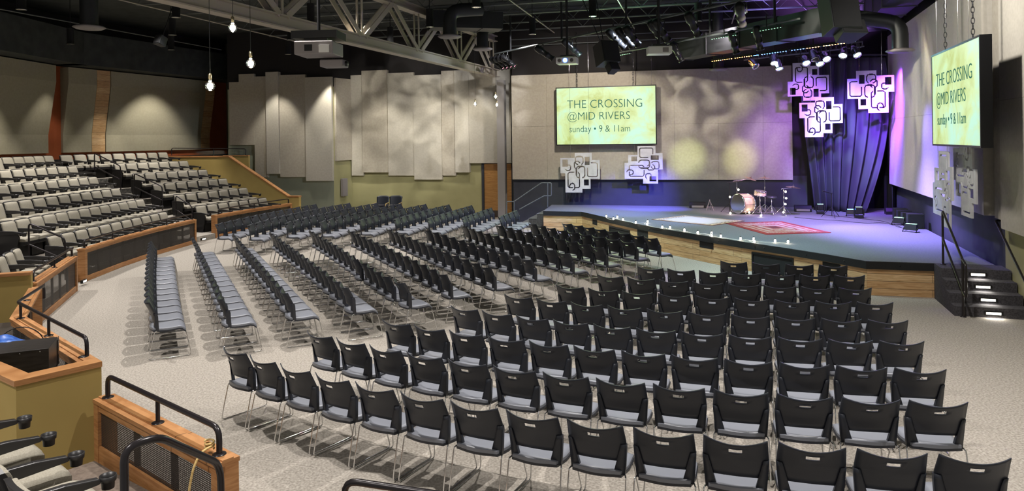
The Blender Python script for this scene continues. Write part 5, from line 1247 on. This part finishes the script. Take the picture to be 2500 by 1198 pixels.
def battens(P, Q, z, pxs, glow, lab):
    for i, (a, b, g, nm) in enumerate(pxs):
        A = onp(a, 100, P, Q); B = onp(b, 100, P, Q); L = hypot(A.x - B.x, A.y - B.y)
        t = thing('led_batten', nm, 'led light bar', (A.x, A.y, z), atan2(B.y - A.y, B.x - A.x), 'led light bars')
        MB().box(0, L, -0.035, 0.035, 0, 0.07).build('housing', M['blackm'], t)
        n_ = max(4, int(L / 0.085))
        for k in range(n_): MB().lathe([(0, -.012), (.012, -.008), (.014, 0)], 8, Matrix.Translation(((k + .5) * L / n_, -.02, 0))).build('led_lens', M[g], t)
        MB().tube([(L / 2, 0, .07), (L / 2, 0, 0.4)], 0.015, 6).build('bracket', M['blackm'], t)
P1, Q1 = at(1735, 152, 22.6), at(2092, 100, 18.2)
battens((P1.x, P1.y), (Q1.x, Q1.y), 5.50, [(1737, 1789, 'amberglow', 'amber glowing led bar at the left end of the coloured row'), (1793, 1838, 'amberglow', 'amber led bar second from left in the coloured row'), (1840, 1853, 'blueglow', 'short blue led bar after the amber bars'), (1858, 1923, 'blueglow', 'longest blue led bar of the coloured row'),
    (1931, 1966, 'blueglow', 'blue led bar right of the longest one'), (1968, 2003, 'amberglow', 'amber led bar right of the blue bars'), (2009, 2088, 'amberglow', 'long amber led bar at the right end of the row')], None, '')
P2, Q2 = at(1497, 134, 24.0), at(1911, 58, 18.0)
battens((P2.x, P2.y), (Q2.x, Q2.y), 5.86, [(1497, 1540, 'greenglow', 'green led bar left of the white ceiling projector'), (1737, 1800, 'greenglow', 'green led bar above the dark rectangular duct'), (1834, 1911, 'greenglow', 'green led bar rightmost on the second pipe')], None, '')
# led pars over the stage
PARS = [(1838, 160, 0), (1889, 150, 1), (1900, 163, 1), (1965, 152, 1), (1986, 140, 0), (1998, 153, 1), (2014, 143, 1), (2060, 133, 1), (2087, 131, 1)]
tr2a, tr2b = at(1820, 150, 21.8), at(2110, 118, 20.0)
t2 = thing('lighting_truss', 'slim dark lighting truss over the stage carrying the par lamps', 'truss', tuple(tr2a))
for o_ in ((0, 0, 0.06), (0, 0.16, 0.06), (0, 0.08, 0.20)): MB().tube([Vector(o_), tr2b - tr2a + Vector(o_)], 0.02, 6).build('chord', M['joist'], t2)
for k in range(24):
    v_ = (tr2b - tr2a) * ((k + .5) / 24); MB().tube([v_ + Vector((0, 0, .06)), v_ + Vector((0.06, .08, .20)), v_ + Vector((.12, .16, .06))], 0.008, 4).build('brace', M['joist'], t2)
for i, (px, py, lit) in enumerate(PARS):
    p = at(px, py - 6, 21.4 - (px - 1838) * 0.006); t = thing('par_can', f'{"leftmost" if i == 0 else ORD[i + 1] + " from left of the"} {"of the " if i == 0 else ""}chrome stage par lamps', 'par lamp', tuple(p), 0, 'par lamps over the stage')
    tgt = [(1.6, -2.5, -3), (-0.3, -2.0, -3.2), (0.2, -1.6, -3.4), (0.0, -3, -3), (0.5, -2, -4), (0.2, -2.5, -3), (0, -3, -2.6), (-1.5, -2.0, -2.6), (0.5, -2.2, -2.6)][i]
    d_ = Vector(tgt).normalized(); T = d_.to_track_quat('Z', 'Y').to_matrix().to_4x4()
    MB().lathe([(0, -.18), (.06, -.17), (.10, -.08), (.105, .12), (.115, .13), (.115, .17), (.10, .17), (.095, .13), (0, .12)], 20, T).build('par_body', M['chrome'], t)
    MB().lathe([(0, .14), (.092, .14)], 18, T).build('par_lens', M['parface'] if lit else M['greyp'], t)
    MB().tube([(-.13, 0, 0), (-.13, 0, .22), (.13, 0, .22), (.13, 0, 0)], 0.009, 6, rad=.02).build('yoke', M['blackm'], t)
# projectors
def projector(label, px, py, Y, w_, d_, h_, m, rz, lens=None, pole=True, lx=0.0):
    p = at(px, py, Y); t = thing('projector', label, 'projector', tuple(p), rz)
    MB().box(-w_ / 2, w_ / 2, -d_ / 2, d_ / 2, -h_ / 2, h_ / 2).build('projector_body', M[m], t, bevel=0.018)
    if pole:
        MB().tube([(0, 0, h_ / 2 + .05), (0, 0, 7.1 - p.z)], 0.03, 8).build('drop_pole', M['blackm'], t); MB().box(-w_ * .3, w_ * .3, -d_ * .3, d_ * .3, h_ / 2 + .02, h_ / 2 + .06).build('mount_plate', M['blackm'], t)
    return t
p1 = projector('large grey projector below the truss', 779, 121, 12.6, 0.68, 0.62, 0.235, 'greyp', -0.06)
MB().box(-.15, -.02, -.325, -.312, -.06, .05).build('vent_grille', M['black'], p1); MB().box(.10, .28, -.325, -.312, -.09, 0.04).build('connector_panel', M['white'], p1)
MB().box(-.4, .4, -.28, .28, .17, .30).build('mount_cage', M['blackm'], p1)
p2 = projector('small grey projector hanging under the large one', 816, 156, 12.9, 0.42, 0.34, 0.13, 'greyp', -0.1, pole=False)
MB().lathe([(0.05, .17), (.05, .25), (0, .25)], 14, Matrix.Rotation(R(90), 4, 'Z') @ Matrix.Rotation(R(90), 4, 'X')).build('lens_barrel', M['blackm'], p2); MB().tube([(0, 0, .06), (-.1, 0, .3)], .02, 8).build('drop_pole', M['blackm'], p2)
p3 = projector('white projector with blue-lit lens above the front screen', 1385, 149, 17.6, 0.50, 0.40, 0.16, 'white', -0.25)
MB().lathe([(0, 0), (.05, 0)], 16, Matrix.Translation((-.02, -.207, 0)) @ Matrix.Rotation(R(90), 4, 'X')).build('lens', M['lensblue'], p3)
for s in (-.16, .14): MB().lathe([(0, 0), (.045, 0)], 16, Matrix.Translation((s, -.206, 0)) @ Matrix.Rotation(R(90), 4, 'X')).build('vent', M['greyp'], p3)
p4 = projector('white projector above the stage panel, right of the black speakers', 1609, 124, 16.0, 0.52, 0.40, 0.17, 'white', -0.05)
MB().box(.05, .18, -.207, -.20, -.05, .05).build('connector_panel', M['greyp'], p4)
# hanging speakers
def spk(label, px, py, Y, w_, d_, h_, rz, tilt, cab=None):
    p = at(px, py, Y); t = thing('hanging_speaker', label, 'speaker', tuple(p)); t.rotation_euler = (tilt, 0, rz)
    MB().extr([(-w_ / 2, -d_ / 2, -h_ / 2), (w_ / 2, -d_ / 2, -h_ / 2), (w_ * .34, d_ / 2, -h_ / 2), (-w_ * .34, d_ / 2, -h_ / 2)], (0, 0, h_)).build('cabinet', M['duct'], t, bevel=0.01)
    MB().box(-w_ / 2 + .02, w_ / 2 - .02, -d_ / 2 - .012, -d_ / 2, -h_ / 2 + .02, h_ / 2 - .02).build('grille', M['black'], t)
    MB().tube([(0, 0, h_ / 2), (0, 0, h_ / 2 + max(.1, (7.4 - p.z - h_ / 2)))], .012, 6).build('suspension_cable', M['blackm'], t); return t
spk('large black hanging speaker above the front screen', 1478, 132, 18.2, 0.52, 0.5, 0.56, 0.5, R(-14)); spk('small grey monitor speaker under the large hanging one', 1494, 166, 18.1, 0.30, 0.24, 0.24, 0.6, R(-30))
spk('huge black speaker hanging at the top right over the stage', 2042, 22, 15.2, 0.66, 0.6, 1.05, 0.15, R(-12)); spk('black speaker below the huge one at top right', 2070, 76, 15.1, 0.60, 0.42, 0.34, 0.2, R(-25))
spk('small grey wall speaker in the dark ceiling at left', 393, 100, 18.0, 0.26, 0.22, 0.24, -0.5, R(-20))

# ================================================================== STAGE LIGHT
def stagespot(px, py, Y, tgt, power, col, spot, blend=1.0, size=0.08): lamp('stage_par_glow', 'SPOT', tuple(at(px, py, Y)), power, col, tgt, size, spot, blend)
BLU = (0.10, 0.08, 1.0); PUR = (0.45, 0.12, 1.0); CYA = (0.25, 0.75, 1.0); WARM = (1, 0.86, 0.7)
stagespot(1880, 178, 20.9, (4.6, 25.3, 0.75), 9000, BLU, 28)
stagespot(1880, 178, 20.9, (3.0, 24.0, 0.67), 3500, (0.12, 0.16, 1.0), 34)
stagespot(1900, 172, 20.6, (3.9, 21.5, 0.7), 1500, (0.25, 0.35, 1.0), 50)
stagespot(1965, 165, 20.2, (8.8, 20.5, 0.7), 2600, (0.40, 0.25, 1.0), 70)
stagespot(1998, 178, 20.0, (9.3, 18.0, 0.7), 3800, (0.40, 0.30, 1.0), 58)
stagespot(2014, 155, 19.8, (11.2, 22.8, 2.4), 2800, (0.20, 0.07, 1.0), 62)
gobo(lamp('pattern_spot', 'SPOT', tuple(at(2000, 140, 19.5)), 1500, (0.5, 0.8, 0.9), (10.8, 23.0, 2.2), 0.03, 46, 1.0), 9, 0.05, 1.0, 3.3, (1, 0.5, 1))
stagespot(2060, 145, 19.6, (12.15, 22.3, 3.0), 4200, (0.26, 0.05, 1.0), 40)
lamp('stage_par_glow', 'SPOT', (10.9, 20.6, 5.2), 900, (0.28, 0.06, 1.0), (12.2, 22.7, 2.4), 0.08, 76, 1.0)
stagespot(2087, 143, 19.4, (9.8, 16.3, 0.7), 2200, (0.20, 0.14, 1.0), 55)
stagespot(1900, 172, 20.6, (7.4, 23.3, 0.7), 900, (1.0, 0.5, 0.85), 36)
stagespot(1986, 150, 20.2, (9.7, 24.4, 3.2), 1100, (0.35, 0.10, 1.0), 52)
stagespot(1838, 165, 20.9, (3.3, 15.6, 0.0), 1500, (0.30, 0.22, 1.0), 14)
stagespot(1850, 165, 20.9, (4.6, 15.8, 0.0), 800, (0.75, 1.0, 0.30), 12)
lamp('front_wash', 'SPOT', (4.3, 15.6, 5.85), 1500, (0.62, 0.9, 0.95), (6.6, 17.2, 0.6), 0.1, 80, 1.0)
lamp('front_wash', 'SPOT', (1.5, 19.5, 5.85), 1100, (0.62, 0.92, 0.8), (3.2, 22.3, 0.6), 0.1, 85, 1.0)
lamp('front_wash', 'SPOT', (4.9, 14.4, 5.85), 1400, WARM, (7.8, 21.5, 1.0), 0.1, 60, 1.0)
